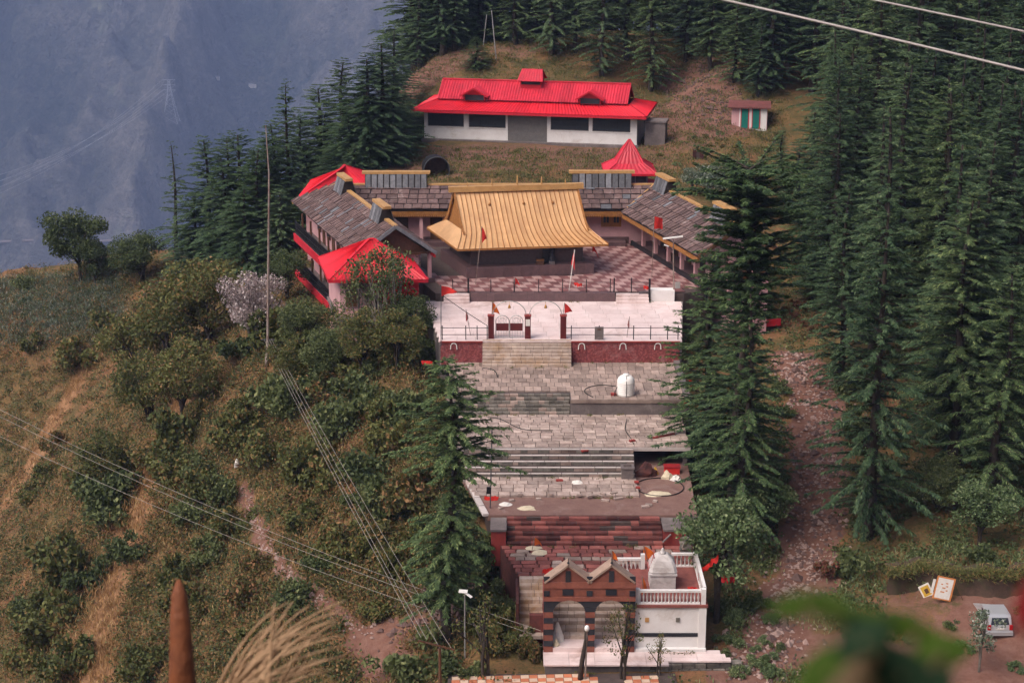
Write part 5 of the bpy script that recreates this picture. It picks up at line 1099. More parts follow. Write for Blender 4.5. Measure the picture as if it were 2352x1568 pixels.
for sg in (-1,1):
    x0,x1=(c-.92,c-.02) if sg<0 else (c+.02,c+.92)
    gl=obj('gate_leaf',MB().tube([(x0,31.45,7.42),(x0,31.45,8.55)]+[((x0+x1)/2-.45*math.cos(q),31.45,8.55+.42*math.sin(q)) for q in [math.pi*k_/10 for k_ in range(11)]]+[(x1,31.45,8.55),(x1,31.45,7.42),(x0,31.45,7.42)],.03,6),m_steel,t)
    obj('gate_panel',MB().box(x0+.03,x1-.03,31.43,31.47,7.9,8.42),m_maroon,gl)
    br=MB()
    for k_ in range(4): x=x0+.18*(k_+1); br.bar((x,31.45,7.44),(x,31.45,8.8),.018)
    br.tube([((x0+x1)/2+.2*math.cos(q),31.45,8.6+.2*math.sin(q)) for q in [2*math.pi*k_/12 for k_ in range(13)]],.015,5); obj('gate_bars',br,m_steel,gl)
def cloth_tri(p,w,h,dirx,diry,droop,seed=0,n=7,taper=1.0):
    """pennant: grid that narrows to its fly end, rippled and drooping"""
    r=random.Random(seed); v=[]; f=[]
    for i in range(n+1):
        s=i/n; hh=h*(1-taper*s*.92)
        for j in range(4):
            q=j/3; rip=.10*w*math.sin(5*s+seed+q)*s; v.append((p[0]+dirx*w*s*(1-droop*.55)-diry*rip,p[1]+diry*w*s+dirx*rip*1.5,p[2]-hh*q-droop*w*s*s*1.1-(h-hh)*.35+rip*.3))
    for i in range(n):
        for j in range(3): a=i*4+j; f.append((a,a+1,a+5,a+4))
    return MB().add(v,f)
def flag(label,base,h,w,ch,mat,dirx=1,droop=.5,lean=(0,0),seed=1,pole=m_grease,pr_=.022,taper=1.0):
    t=thing('flag',label,'flag',base); top=(base[0]+lean[0],base[1]+lean[1],base[2]+h)
    obj('flagpole',MB().tube([base,((base[0]+top[0])/2,base[1],(base[2]+top[2])/2),top],pr_,6),pole,t)
    obj('flag_cloth',cloth_tri((top[0],top[1],top[2]-.04),w,ch,dirx,.25,droop,seed,taper=taper),mat,t,True); return t
def at_top(b,u,v): q=aty(u,v,b[1]); return q[0]-b[0],q[2]-b[2]
def pflag(label,ub,vb,z,ut,vt,w,ch,mat,**k):
    b=atz(ub,vb,z); lx,h=at_top(b,ut,vt); return flag(label,b,h,w,ch,mat,lean=(lx,0),**k)
pflag('long narrow red flag on a thin white pole before the temple left corner',1092,655,7.9,1107,520,.6,1.25,m_flag,droop=.75,seed=2)
pflag('square red flag on the tall pole at the courtyard right side',1497,637,7.96,1503,496,.78,.95,m_flag,droop=.25,seed=3,taper=.15)
pflag('tattered red cloths wound round a white pole right of the temple plinth',1307,668,7.96,1320,574,.5,1.5,m_flag,droop=.95,dirx=-1,seed=4,pole=m_wcloth,pr_=.035)
pflag('small red flag on a courtyard railing post',1182,672,7.96,1183,636,.55,.55,m_flag,droop=.7,seed=5)
pflag('bright red pennant on the pole at the left plaza corner',1013,795,7.3,1013,655,1.15,.75,m_flag,droop=.15,seed=6,pr_=.03,pole=m_dsteel)
pflag('red and orange pennant on the left gateway pillar',1130,724,8.98,1131,693,.8,.8,m_flago,droop=.7,seed=7)
pflag('red pennant on the right gateway pillar',1293,724,8.98,1297,695,.75,.75,m_flag,droop=.5,seed=8)
pflag('thin dark red flag by the left plaza railing',1081,770,7.4,1070,710,.35,.9,m_flagd,droop=.9,seed=9)
pflag('small dark red flag on the right plaza railing',1440,775,7.4,1446,727,.25,.9,m_flagd,droop=.95,dirx=-1,seed=10)
pflag('red cloth hanging below the right eave of the temple',1362,585,9.4,1360,563,.9,.5,m_flag,droop=.8,seed=11); pflag('small red cloth before the dark temple wall',1246,600,8.8,1247,575,.3,.8,m_flag,droop=.9,seed=12)
pflag('orange pennant on the right gable of the striped gate',1407,1292,5.1,1405,1262,.55,.55,m_flago,droop=.7,seed=13); pflag('large orange triangular flag behind the white shrine',1490,1296,2.6,1478,1252,.95,.9,m_flago,droop=.35,seed=14)
pflag('orange and white cloth tied to the balustrade corner',1478,1362,2.8,1475,1322,.55,1.1,m_flago,droop=.8,seed=15); pflag('orange flag scrap at the left end of the red stairs',1222,1262,2.6,1228,1232,.6,.5,m_flago,droop=.6,seed=16)
def rag(label,p,w,h,mat,seed,d=(1,0,0),drop=0.0):
    r=random.Random(seed); v=[];f=[]; n=9; d=Vector(d)
    for i in range(n+1):
        s=i/n; sag=-.25*w*math.sin(math.pi*s)*drop; c=Vector(p)+d*(w*s)+Vector((0,r.uniform(-.08,.08)*w,sag+r.uniform(-.05,.05)))
        for j in range(3): v.append(tuple(c+Vector((r.uniform(-.03,.03),.12*j*r.uniform(-1,1)*h,-h*.5*j*r.uniform(.5,1.2)))))
    for i in range(n):
        for j in range(2): a=i*3+j; f.append((a,a+1,a+4,a+3))
    o=obj('cloth_strip',MB().add(v,f),mat,None,True); return tag(o,label,'cloth')
rag('torn red cloth strung from the tank terrace to the cedar',aty(1570,915,23),1.6,.42,m_flag,1,(.85,-.1,-.42)); rag('small red cloth caught in the cedar above the tank terrace',aty(1583,872,23),.5,.4,m_flag,2,(.8,0,-.2))
rag('bundle of red cloths hung beside the pale green tree',aty(1605,1312,3),1.3,.45,m_flag,3,(.75,0,.75)); rag('dark red cloth on the branch right of the shrine',aty(1657,1322,2.4),.75,.35,m_flagd,4,(1,0,0))
rag('red cloths tied to the shrub at the left end of the grey stairs',aty(1062,1085,16),.9,.5,m_flag,5,(.6,-.2,.3)); rag('red rags on the left edge of the brown terrace',aty(1112,1140,12),.8,.35,m_flag,6,(1,0,.05)); rag('pinkish-red cloth on the pole by the striped gate',aty(1246,1305,3.6),.7,.5,m_flag,7,(1,0,.1)); rag('red cloth heap on the shrine platform',atz(1580,1347,2.95),.5,.2,m_flag,8,(1,0,0)); rag('red cloth at the left edge of the tank terrace',aty(968,828,27),.7,.3,m_flag,9,(1,0,0)); rag('red cloth on the railing at the right courtyard gap',aty(1478,657,40.8),.5,.3,m_flag,10); rag('red cloth draped on the courtyard railing middle',aty(1318,648,40.9),.6,.3,m_flag,11,(1,0,-.15))
# water tank
q=atz(1437,906,5.85); t=thing('water_tank','white ribbed plastic water tank on the buff terrace','water tank',q)
pf=[(.54,0),(.56,.03)]
for k_ in range(7): z=.08+k_*.125; pf+=[(.55,z),(.57,z+.03),(.57,z+.07),(.55,z+.1)]
pf+=[(.55,.98),(.5,1.12),(.36,1.25),(.2,1.31)]; obj('tank_body',MB().lathe(q,pf,24),m_tank,t,True); obj('tank_lid',MB().lathe((q[0],q[1],q[2]+1.29),[(.2,0),(.21,.05),(.19,.1),(.05,.13)],16),m_tank,t,True)
obj('tank_strap',MB().tube([(q[0],q[1]-.585,q[2]),(q[0],q[1]-.585,q[2]+.95),(q[0],q[1]-.4,q[2]+1.26),(q[0],q[1]-.1,q[2]+1.38)],.018,5),m_rope,t); obj('outlet_pipe',MB().tube([(q[0]-.55,q[1]-.1,q[2]+.55),(q[0]-.7,q[1]-.3,q[2]+.3),(q[0]-.72,q[1]-.3,q[2])],.03,6),m_rope,t)
ob=MB().box(q[0]-.95,q[0]-.62,q[1]-.25,q[1]+.0,5.85,6.0); o_=obj('clay_block',ob,m_rpill); tag(o_,'small red block lying at the left foot of the water tank','brick')
def hose(label,pts,z,r_=.03,mat=None):
    P=[]; 
    for u,v in pts: P.append(atz(u,v,z+.03))
    # smooth
    S=[]; 
    for i in range(len(P)-1):
        a=P[max(i-1,0)];b=P[i];c=P[i+1];d=P[min(i+2,len(P)-1)]
        for k_ in range(5):
            t_=k_/5; S.append(tuple(.5*((2*b[j])+(-a[j]+c[j])*t_+(2*a[j]-5*b[j]+4*c[j]-d[j])*t_**2+(-a[j]+3*b[j]-3*c[j]+d[j])*t_**3) for j in range(3)))
    S.append(P[-1]); return tag(obj('hose',MB().tube(S,r_,5),mat or m_rope),label,'hose')
hose('black hose curling left of the water tank',[(1415,887),(1380,884),(1350,890),(1343,900),(1362,912)],5.85); hose('black hose at the left foot of the cream stairs',[(1110,845),(1135,850),(1143,866)],5.85); hose('dark hose looping across the rough pale terrace',[(1120,958),(1150,962),(1200,985),(1270,988)],4.84,.025); hose('dark hose crossing the rough terrace below the tank',[(1440,962),(1436,985),(1448,1005),(1456,1020)],4.84,.025)
q=atz(1515,1118,3.58); tag(obj('iron_hoop',MB().tube([(q[0]+1.4*math.cos(a),q[1]+1.4*math.sin(a),3.6) for a in [2*math.pi*k_/28 for k_ in range(29)]],.03,5,False),m_black),'large thin iron hoop lying on the brown terrace','hoop')
# litter and loose things on the terraces
def heap(name,label,cat,u,v,z,w,h,mat,seed):
    r=np.random.RandomState(seed); q=atz(u,v,z); V=[];Fc=[]; n1,n2=10,5
    for i in range(n2):
        for j in range(n1): a=6.283*j/n1; s=(1-i/(n2-.4)); k_=r.uniform(.75,1.2); V.append((q[0]+w*s*k_*math.cos(a),q[1]+w*.7*s*k_*math.sin(a),z+h*(i/(n2-1))**.8*r.uniform(.8,1.1)))
    for i in range(n2-1):
        for j in range(n1): Fc.append((i*n1+j,i*n1+(j+1)%n1,i*n1+n1+(j+1)%n1,i*n1+n1+j))
    Fc.append(tuple(range((n2-1)*n1,n2*n1))); return tag(obj(name,MB().add(V,Fc),mat),label,cat)
heap('cloth_heap','cream cloth heap under the terrace overhang','cloth',1531,1098,3.55,.42,.5,m_cloth,1); heap('cloth_heap','white cloth heap at the right edge of the brown terrace','cloth',1552,1102,3.55,.38,.35,m_wcloth,2); heap('cloth_heap','yellow cloth beside the red crate','cloth',1505,1088,3.55,.22,.45,m_yel,3); heap('cloth_heap','spread of pale rags below the iron hoop','cloth',1510,1135,3.55,.7,.12,m_cloth,4); heap('cloth_heap','small white paper heap on the pale slab','litter',1325,1108,3.68,.4,.16,m_wcloth,5); heap('cloth_heap','white litter near the left end of the brown terrace','litter',1160,1158,3.55,.38,.15,m_wcloth,6); heap('cloth_heap','pale rag in the middle of the brown terrace front','litter',1210,1167,3.55,.55,.12,m_cloth,7)
heap('leaf_heap','yellowish leaf heap at the foot of the red stairs','litter',1225,1258,2.52,.45,.1,m_cloth,8); heap('leaf_heap','cream leaf heap on the red flagstones','litter',1240,1268,2.52,.5,.1,m_cloth,9)
q=atz(1545,1086,3.55); t=thing('crate','red plastic crate under the terrace overhang','crate',q); obj('crate_body',MB().box(q[0]-.5,q[0]+.4,q[1]-.2,q[1]+.3,3.55,3.95),m_flag,t); obj('crate_rim',MB().box(q[0]-.54,q[0]+.44,q[1]-.24,q[1]+.34,3.95,4.02),m_flagd,t)
q=atz(1440,1099,3.67); t=thing('planter','square grey cement block at the right end of the grey stairs','planter',q); obj('block',MB().box(q[0]-.32,q[0]+.38,q[1]-.1,q[1]+.5,3.67,4.3),m_conc,t); obj('rim',MB().box(q[0]-.37,q[0]+.43,q[1]-.15,q[1]+.55,4.3,4.4),m_conc,t); obj('soil',MB().box(q[0]-.2,q[0]+.26,q[1]+.05,q[1]+.4,4.4,4.42),m_mud,t)
tag(obj('plank',MB().bar(atz(1500,1005,4.9),atz(1548,995,4.9),.16,.07),m_rpill),'red-brown plank lying at the right of the rough pale terrace','plank'); tag(obj('plank',MB().bar(aty(1522,1245,7.9),aty(1541,1226,8.1),.12,.05),m_conc),'pale plank leaning by the right red pillar','plank')
r=random.Random(4)
BRK=stone_mesh('loose_brick',m_pave2,.1,.1); BRR=stone_mesh('loose_brick',m_rpill,.1,.1)
for i,(u,v,z) in enumerate([(1265,1136,3.68),(1330,1138,3.68),(1385,1135,3.68),(1410,1133,3.68),(1175,1150,3.56),(1237,1147,3.56),(1505,1152,3.56),(1390,1150,3.56),(1418,1146,3.56),(1425,1145,3.56),(1490,1160,3.56),(1482,1164,3.56),(1150,1168,3.56),(1285,1104,3.68),(1462,1108,3.68),(1465,1121,3.68),(1355,1140,3.68),(1195,1136,3.68),(1452,1013,4.86),(1343,1036,4.7)]):
    q=atz(u,v,z); o_=bpy.data.objects.new('loose_brick',BRR if i in (13,14,15,18,19) else BRK); o_.location=q; o_.rotation_euler=(0,0,r.uniform(-.6,.6)); o_.scale=(r.uniform(.25,.5),.2,.1); link(o_); tag(o_,'red brick fragment lying on the terraces' if i in (13,14,15,18,19) else 'pale broken brick lying on the brown terrace and slab edge','brick','red brick bits' if i in (13,14,15,18,19) else 'pale brick bits')
for i,(u,v) in enumerate([(1478,1075),(1490,1072),(1484,1080),(1470,1070)]):
    q=aty(u,v,19); 
heap('brushwood','pile of dark twigs and rubble under the overhang','rubble',1485,1090,3.55,.75,.8,m_rdark,11)
# sacks inside the left arch
heap('sack','pale grey sack slumped inside the left gate arch','sack',1280,1470,.42,.38,1.0,m_wcloth,12); heap('sack','small yellowish bundle in front of the pale sack','bundle',1277,1482,.42,.2,.4,m_cloth,13)
q=atz(1573,1264,2.52); t=thing('stone_stack','stack of squared dark stones at the right of the red terrace','stones',q)
for k_ in range(4): inst('stone',BL_[k_%4],t,(q[0]+.04*(k_%2),q[1],2.5+.2*k_),(0,0,.2*k_),(.6-.06*k_,.5,.2))
# lamp posts and poles
b=atz(1548,690,7.37); t=thing('street_lamp','white tube lamp on a rusty post at the right courtyard corner','lamp post',b); zt=aty(1543,546,b[1])[2]; obj('post',MB().tube([b,(b[0]-.1,b[1],(b[2]+zt)/2),(b[0]-.18,b[1],zt)],[.055,.045,.04],8),m_grease,t); obj('lamp_head',MB().bar((b[0]-.95,b[1]-.1,zt-.05),(b[0]+.5,b[1]-.1,zt+.12),.14,.09),m_tank,t); obj('lamp_arm',MB().tube([(b[0]-.12,b[1],zt-.95),(b[0]-.6,b[1]-.1,zt-.6)],.025,5),m_dsteel,t); obj('small_lamp',MB().bar((b[0]-.85,b[1]-.12,zt-.5),(b[0]-.5,b[1]-.12,zt-.62),.1,.07),m_tank,t); obj('meter_box',MB().box(b[0]+.05,b[0]+.42,b[1]-.1,b[1]+.1,8.3,8.75),m_steel,t)
b=on_ground(1068,1512); t=thing('solar_street_lamp','slim pole with white solar lamp panel left of the gate','lamp post',b); zt=aty(1070,1358,b[1])[2]; obj('post',MB().tube([b,(b[0]+.02,b[1],zt)],[.045,.035],8),m_steel,t); obj('solar_panel',MB().slab([(b[0]-.3,b[1]-.12,zt+.02),(b[0]+.15,b[1]-.16,zt-.0),(b[0]+.18,b[1]+.1,zt+.06),(b[0]-.26,b[1]+.12,zt+.08)],.04),m_tank,t); obj('lamp_head',MB().bar((b[0],b[1],zt-.02),(b[0]+.38,b[1]-.25,zt-.2),.14,.05),m_tank,t)
b=on_ground(1344,1566); t=thing('globe_lamp','white globe lamp on a dark post before the middle gate pier','lamp post',b); zt=aty(1348,1448,b[1])[2]; obj('post',MB().tube([b,(b[0]+.05,b[1],zt)],[.05,.04],8),m_grease,t); obj('globe',MB().lathe((b[0]+.05,b[1],zt-.02),[(.05,0),(.11,.06),(.13,.16),(.1,.27),(.04,.32)],12),m_tank,t,True)
b=on_ground(1332,1566); tag(obj('tree_stump',MB().tube([b,(b[0]+.1,b[1],b[2]+1.2),(b[0]+.28,b[1]+.05,b[2]+2.3),(b[0]+.25,b[1],b[2]+2.9)],[.14,.12,.1,.05],8),m_bark,None,True),'dark bare dead trunk in front of the middle gate pier','stump')
b=atz(1126,1166,3.55); t=thing('steel_pole','thin dark steel pole with a small black box on the brown terrace','pole',b); zt=aty(1130,985,b[1])[2]; obj('post',MB().tube([b,(b[0]+.12,b[1],zt)],.04,6),m_dsteel,t); obj('box',MB().box(b[0]-.2,b[0]+.05,b[1]-.12,b[1]-.02,4.45,4.85),m_black,t)
PB=on_ground(612,842); zt=aty(610,288,PB[1])[2]; t=thing('long_pole','very tall thin grey pole carrying the wires on the left slope','pole',PB); P1=aty(618,400,PB[1]); P2=aty(615,780,PB[1])
obj('pole_shaft',MB().tube([PB,P2,P1,(aty(610,288,PB[1])[0],PB[1],zt)],[.13,.10,.06,.03],8),m_grease,t)
hd=P2; obj('cross_arm',MB().bar((hd[0]-.5,hd[1],hd[2]),(hd[0]+.5,hd[1],hd[2]),.08),m_dsteel,t)
for i,(u0,v0,u1,v1) in enumerate([(1110,106,1118,34),(1140,142,1129,24)]):
    b=on_ground(u0,v0); q=aty(u1,v1,b[1]); tag(obj('leaning_pole',MB().tube([b,q],[.07,.055],6),m_steel),('pale leaning pole behind the hall, the left of two','pale leaning pole behind the hall, the right of two')[i],'pole')
def wire(label,a,b_,sag,r_,mat,group,cat='wire',n=14):
    pts=[(a[0]+(b_[0]-a[0])*k_/n,a[1]+(b_[1]-a[1])*k_/n,a[2]+(b_[2]-a[2])*k_/n-4*sag*(k_/n)*(1-k_/n)) for k_ in range(n+1)]
    return tag(obj('overhead_wire',MB().tube(pts,r_,5),mat),label,cat,group)
for i,(u,v) in enumerate([(967,1463),(979,1466),(1016,1497),(1040,1494)]):
    e=aty(u,v,-3.2); wire('wire from the tall left pole to the bushes, '+('leftmost of four','second from the left of four','third from the left of four','rightmost of four')[i],(hd[0]-.25+.17*i,hd[1],hd[2]+.02*i),e,.3,.0115,m_wire,'four wires from the tall left pole')
b=aty(1010,1500,-3.2); t=thing('wire_post','short wooden post behind the bottom bushes where the four wires end','post',(b[0],b[1],Hs(b[0],b[1]))); obj('post_shaft',MB().tube([(b[0],b[1],Hs(b[0],b[1])-.3),(b[0],b[1],b[2]+.3)],[.09,.07],8),m_wood,t); obj('cross_arm',MB().bar(aty(960,1470,-3.2),aty(1045,1492,-3.2),.07),m_wood,t)
for i,(v0,v1,e) in enumerate([(905,1448,.0),(921,1462,.1),(968,1484,.2)]):
    d=ray(-70,v0); s=102; wire('wire crossing the left slope to the gate, '+('upper','middle','lower')[i]+' of three',tuple(CAM[j]+s*d[j] for j in range(3)),aty(1243,v1,.25),  .8,.0115,m_wire,'three wires crossing the left slope')
for i,(p0,p1,p2) in enumerate([((1250,-92),(2000,78),(2760,262)),((1700,-62),(2180,36),(2760,160))]):
    s=12.0+i; A,Bm,Cm=[tuple(CAM[j]+s*ray(*p)[j] for j in range(3)) for p in (p0,p1,p2)]
    pts=[tuple((1-t_)*(1-2*t_)*A[j]+4*t_*(1-t_)*Bm[j]+t_*(2*t_-1)*Cm[j] for j in range(3)) for t_ in [k_/20 for k_ in range(21)]]
    tag(obj('overhead_cable',MB().tube(pts,(.0085,.007)[i],6),m_cab),('thick pale cable across the upper right, the lower of two','thinner pale cable in the upper right corner, the upper of two')[i],'cable')
wire('black cable slanting from the corner flagpole to the left gateway pillar',aty(1016,678,31.2),aty(1120,748,31.3),.05,.022,m_rope,'cable at the plaza corner','cable')
# black drum behind the back wing, tree stump
q=atz(1002,412,9.6); t=thing('black_drum','big round black drum lying open behind the left crest of the back wing','drum',q)
dr=MB().tube([(q[0]+.1,q[1]-.8,q[2]+1.05),(q[0]-.25,q[1]+.8,q[2]+1.05)],1.15,20,False); obj('drum_shell',dr,m_black,t,True); obj('drum_bottom',MB().tube([(q[0]-.22,q[1]+.7,q[2]+1.05),(q[0]-.25,q[1]+.8,q[2]+1.05)],1.14,20),m_wood,t)
obj('drum_rim',MB().tube([(q[0]+.1+1.17*math.cos(a),q[1]-.8+.25*math.cos(a),q[2]+1.05+1.17*math.sin(a)) for a in [2*math.pi*k_/24 for k_ in range(25)]],.05,5,False),m_dsteel,t)
b=on_ground(1602,368); t=thing('stone_post','squat brown stone gatepost pair in the grass right of the pagoda roof','post',b); obj('post',MB().box(b[0]-.45,b[0]-.15,b[1],b[1]+.3,b[2]-.3,b[2]+1.0),m_rdark,t); obj('post',MB().box(b[0]+.2,b[0]+.55,b[1],b[1]+.3,b[2]-.3,b[2]+.9),m_rdark,t); obj('cross_slab',MB().box(b[0]-.15,b[0]+.2,b[1]+.05,b[1]+.25,b[2]-.3,b[2]+.75),m_mud,t)
# sign boards on the bank
b=on_ground(2160,1388); t=thing('sign_board','white sign board with orange border propped askew on the bank','sign',b); m_or=M('orange_paint',(.55,.20,.06),(.45,.16,.05),4)
def tilted(w,h,ang,c,back=.35):
    ca,sa=math.cos(ang),math.sin(ang); return lambda x,z,dy=0:(c[0]+x*ca-z*sa,c[1]+dy+z*back*.5,c[2]+x*sa+z*ca)
T_=tilted(1,1,-.22,(b[0]+.05,b[1]-.2,b[2]+.75))
def brd(x0,x1,z0,z1,dy,th): return MB().hexa([T_(x0,z0,dy),T_(x1,z0,dy),T_(x1,z0,dy+th),T_(x0,z0,dy+th),T_(x0,z1,dy),T_(x1,z1,dy),T_(x1,z1,dy+th),T_(x0,z1,dy+th)])
obj('board',brd(-.48,.52,-.6,.62,0,.04),m_or,t); obj('sheet',brd(-.4,.42,-.53,.55,-.006,.006),m_wcloth,t)
for k_,(x,z,w_) in enumerate([(-.2,.2,.1),(-.1,.02,.18),(.05,.28,.12),(.12,-.1,.1),(-.15,-.2,.22),(.1,.12,.1)]): obj('print_mark',brd(x,x+w_,z,z+.06,-.011,.005),m_or,t)
obj('side_strip',brd(-.66,-.52,-.35,.4,.0,.03),m_wcloth,t); obj('prop',MB().tube([T_(.5,.5,.1),(b[0]+1.15,b[1]-.1,b[2])],.02,5),m_wood,t)
b=on_ground(2124,1368); T_=tilted(1,1,.5,(b[0],b[1]-.2,b[2]+.35)); t=thing('poster_board','small orange poster with white border leaning left of the white board','sign',b); obj('board',brd(-.3,.3,-.36,.36,0,.03),m_wcloth,t); obj('poster',brd(-.22,.22,-.28,.28,-.006,.006),m_yel,t); obj('print_mark',brd(-.08,.12,-.15,.12,-.011,.005),m_wood,t)
# parked car seen from behind
b=on_ground(2294,1478); t=thing('parked_car','silver hatchback parked behind the sapling on the dirt road','car',b); cx,cy,cz=b
m_sil=M('silver_car_paint',(.50,.50,.52),(.46,.46,.48),1,rough=.3,spec=.6,metal=.4); m_tail=M('red_tail_lamp',(.45,.01,.015),rough=.3); m_glass=M('tinted_glass',(.03,.035,.045),rough=.1,spec=.6)
def car_prof(pts,hw,inset): 
    mb=MB(); n=len(pts); mb.add([(cx-hw+(inset if z>.9 else 0),cy+y,cz+z) for y,z in pts]+[(cx+hw-(inset if z>.9 else 0),cy+y,cz+z) for y,z in pts],[tuple(range(n-1,-1,-1)),tuple(range(n,2*n))]+[(i,(i+1)%n,n+(i+1)%n,n+i) for i in range(n)]); return mb
bd=obj('body',car_prof([(0,.3),(0,.62),(.05,.92),(.28,1.42),(.5,1.5),(1.9,1.5),(2.6,1.0),(3.4,.85),(3.5,.6),(3.5,.3)],.8,.1),m_sil,t)
obj('rear_window',MB().add([(cx-.58,cy+.055,cz+.98),(cx+.58,cy+.055,cz+.98),(cx+.5,cy+.235,cz+1.38),(cx-.5,cy+.235,cz+1.38)],[(0,1,2,3)]),m_glass,bd); obj('bumper',MB().box(cx-.82,cx+.82,cy-.08,cy+.1,cz+.3,cz+.55),m_sil,t); obj('number_plate',MB().box(cx-.25,cx+.25,cy-.03,cy,cz+.68,cz+.8),m_wcloth,t)
for sg in (-1,1):
    obj('tail_light',MB().box(cx+sg*.68-.1,cx+sg*.68+.1,cy-.02,cy+.1,cz+.66,cz+.98),m_tail,t)
    for y in (.55,2.85): wh=obj('wheel',MB().tube([(cx+sg*.62,cy+y,cz+.28),(cx+sg*.82,cy+y,cz+.28)],.29,14),m_rope,t); obj('rim',MB().tube([(cx+sg*.8,cy+y,cz+.28),(cx+sg*.835,cy+y,cz+.28)],.17,10),m_steel,wh)
    obj('side_window',MB().box(cx+sg*.71-.01,cx+sg*.71+.01,cy+.6,cy+1.8,cz+1.02,cz+1.38),m_glass,bd)
t.scale=(.82,.82,.82)
r=np.random.RandomState(5)
bk=MB(); bp_=[on_ground(u,1372+8*math.sin(u*.02)) for u in range(2040,2480,20)]; rb_=random.Random(2); row=[]
for p in bp_:
    j_=[rb_.uniform(-.12,.12) for _ in range(8)]; h_=1.15+rb_.uniform(-.15,.15)
    row.append([(p[0]+j_[0],p[1]+.0+j_[1],p[2]-.3),(p[0]+j_[2],p[1]+.25+j_[3],p[2]+h_*.35),(p[0]+j_[4],p[1]+.35+j_[5],p[2]+h_*.75),(p[0]+j_[6],p[1]+.55,p[2]+h_),(p[0],p[1]+1.4,p[2]+h_+.1),(p[0],p[1]+3.6,p[2]+.2)])
v_=[q for r_ in row for q in r_]; bk.add(v_,[(i*6+j,(i+1)*6+j,(i+1)*6+j+1,i*6+j+1) for i in range(len(row)-1) for j in range(5)])
tag(obj('earth_bank',bk,M('cut_earth',(.085,.050,.036),(.045,.030,.022),2.2,rough=.95,bump=1.0,bscale=7,stain=(.05,.055,.022),stscale=1.1,stlo=.45),None,True),'raw earth bank behind the sign boards','bank',kind='structure')
# loose stones on the stony track
def pebbles(name,label,mat,pl,wd,n,seed,size=(.05,.16)):
    rs=np.random.RandomState(seed); mb_v=[];mb_f=[]; base=np.array([(1,0,0),(0,1,0),(-1,0,0),(0,-1,0),(0,0,.8),(0,0,-.5)]); fs=[(0,1,4),(1,2,4),(2,3,4),(3,0,4),(1,0,5),(2,1,5),(3,2,5),(0,3,5)]
    segs=list(zip(pl[:-1],pl[1:])); L=np.array([math.dist(a,b_) for a,b_ in segs]); ks=rs.choice(len(segs),n,p=L/L.sum()); X=[];Y=[]
    for k_ in ks: a,b_=segs[k_]; t_=rs.rand(); X.append(a[0]+(b_[0]-a[0])*t_+rs.normal(0,wd*.55)); Y.append(a[1]+(b_[1]-a[1])*t_+rs.normal(0,wd*.55))
    X=np.array(X);Y=np.array(Y);Z=H(X,Y)
    for x,y,z in zip(X,Y,Z):
        k_=rs.uniform(*size)*(2.2 if rs.rand()<.06 else 1); P=base*rs.uniform(.6,1.2,(6,3))*k_; a=rs.uniform(0,6.3); c_,s_=math.cos(a),math.sin(a); o=len(mb_v)
        mb_v+=[(x+p[0]*c_-p[1]*s_,y+p[0]*s_+p[1]*c_,z+p[2]+.02) for p in P]; mb_f+=[tuple(i+o for i in f_) for f_ in fs]
    m_=MB(); m_.v=mb_v; m_.f=mb_f; tag(obj(name,m_,mat),label,'stones',kind='stuff')
m_peb=M('pale_rubble',(.36,.26,.23),(.22,.14,.12),4,rough=.9); m_peb2=M('dark_rubble',(.14,.085,.075),(.09,.055,.05),4,rough=.9)
pebbles('loose_stones','pale loose stones covering the track right of the terraces',m_peb,PATHS[0][0],1.7,1300,1); pebbles('loose_rubble','dark rubble along the track',m_peb2,PATHS[0][0],2.2,700,2,(.08,.22)); pebbles('path_stones','stones on the footpath of the left slope',m_peb,PATHS[1][0],.5,260,3); pebbles('bank_rubble','broken rock on the bare bank left of the gate',m_peb2,BARE[3][0],3.0,500,4,(.1,.35)); pebbles('mound_rubble','rock rubble on the bare mound and slope by the hall',m_peb2,BARE2[0][0],3.0,400,6,(.08,.25))
b=on_ground(1905,1310); tag(obj('boulder',MB().lathe(b,[(.3,-.2),(.36,.05),(.28,.25),(.1,.36)],9),m_peb),'pale boulder at the lower bend of the stony track','rock')
for i,(u,v) in enumerate([(545,1075),(1170+2,1000)][:1]): 
    b=on_ground(u,v); tag(obj('boundary_stone',MB().lathe(b,[(.2,-.2),(.22,.1),(.12,.35),(.03,.5)],7),m_wcloth),'small white marker stone on the left slope','stone')
# far pylon and its lines, hamlet on the mountain
pb=on_mountain(393,276); k_=math.hypot(pb[1]+76,pb[0])/F_PX; PHt=96*k_; t=thing('lattice_pylon','pale lattice power pylon on the far mountainside','pylon',pb)
def leg(sx,sy,f): w_=(.16*(1-f)**1.4+.02)*PHt; return Vector((pb[0]+sx*w_,pb[1]+sy*w_,pb[2]-5+PHt*f))
lt=MB(); m_pyl=M('pale_galvanised_lattice',(.30,.31,.35),rough=.6)
fs_=[0,.18,.34,.48,.6,.7,.78,.86,.93,1]
for sx,sy in ((-1,-1),(1,-1),(1,1),(-1,1)):
    for a,b_ in zip(fs_[:-1],fs_[1:]): lt.bar(leg(sx,sy,a),leg(sx,sy,b_),.6)
for a,b_ in zip(fs_[:-1],fs_[1:]):
    for (p,q) in (((-1,-1),(1,-1)),((1,-1),(1,1)),((1,1),(-1,1)),((-1,1),(-1,-1))): lt.bar(leg(*p,a),leg(*q,b_),.32); lt.bar(leg(*q,a),leg(*p,b_),.32)
obj('lattice_mast',lt,m_pyl,t)
for f_ in (.7,.82,.94): obj('cross_arm',MB().bar((pb[0]-.15*PHt,pb[1],pb[2]+PHt*f_),(pb[0]+.15*PHt,pb[1],pb[2]+PHt*f_),.8),m_pyl,t)
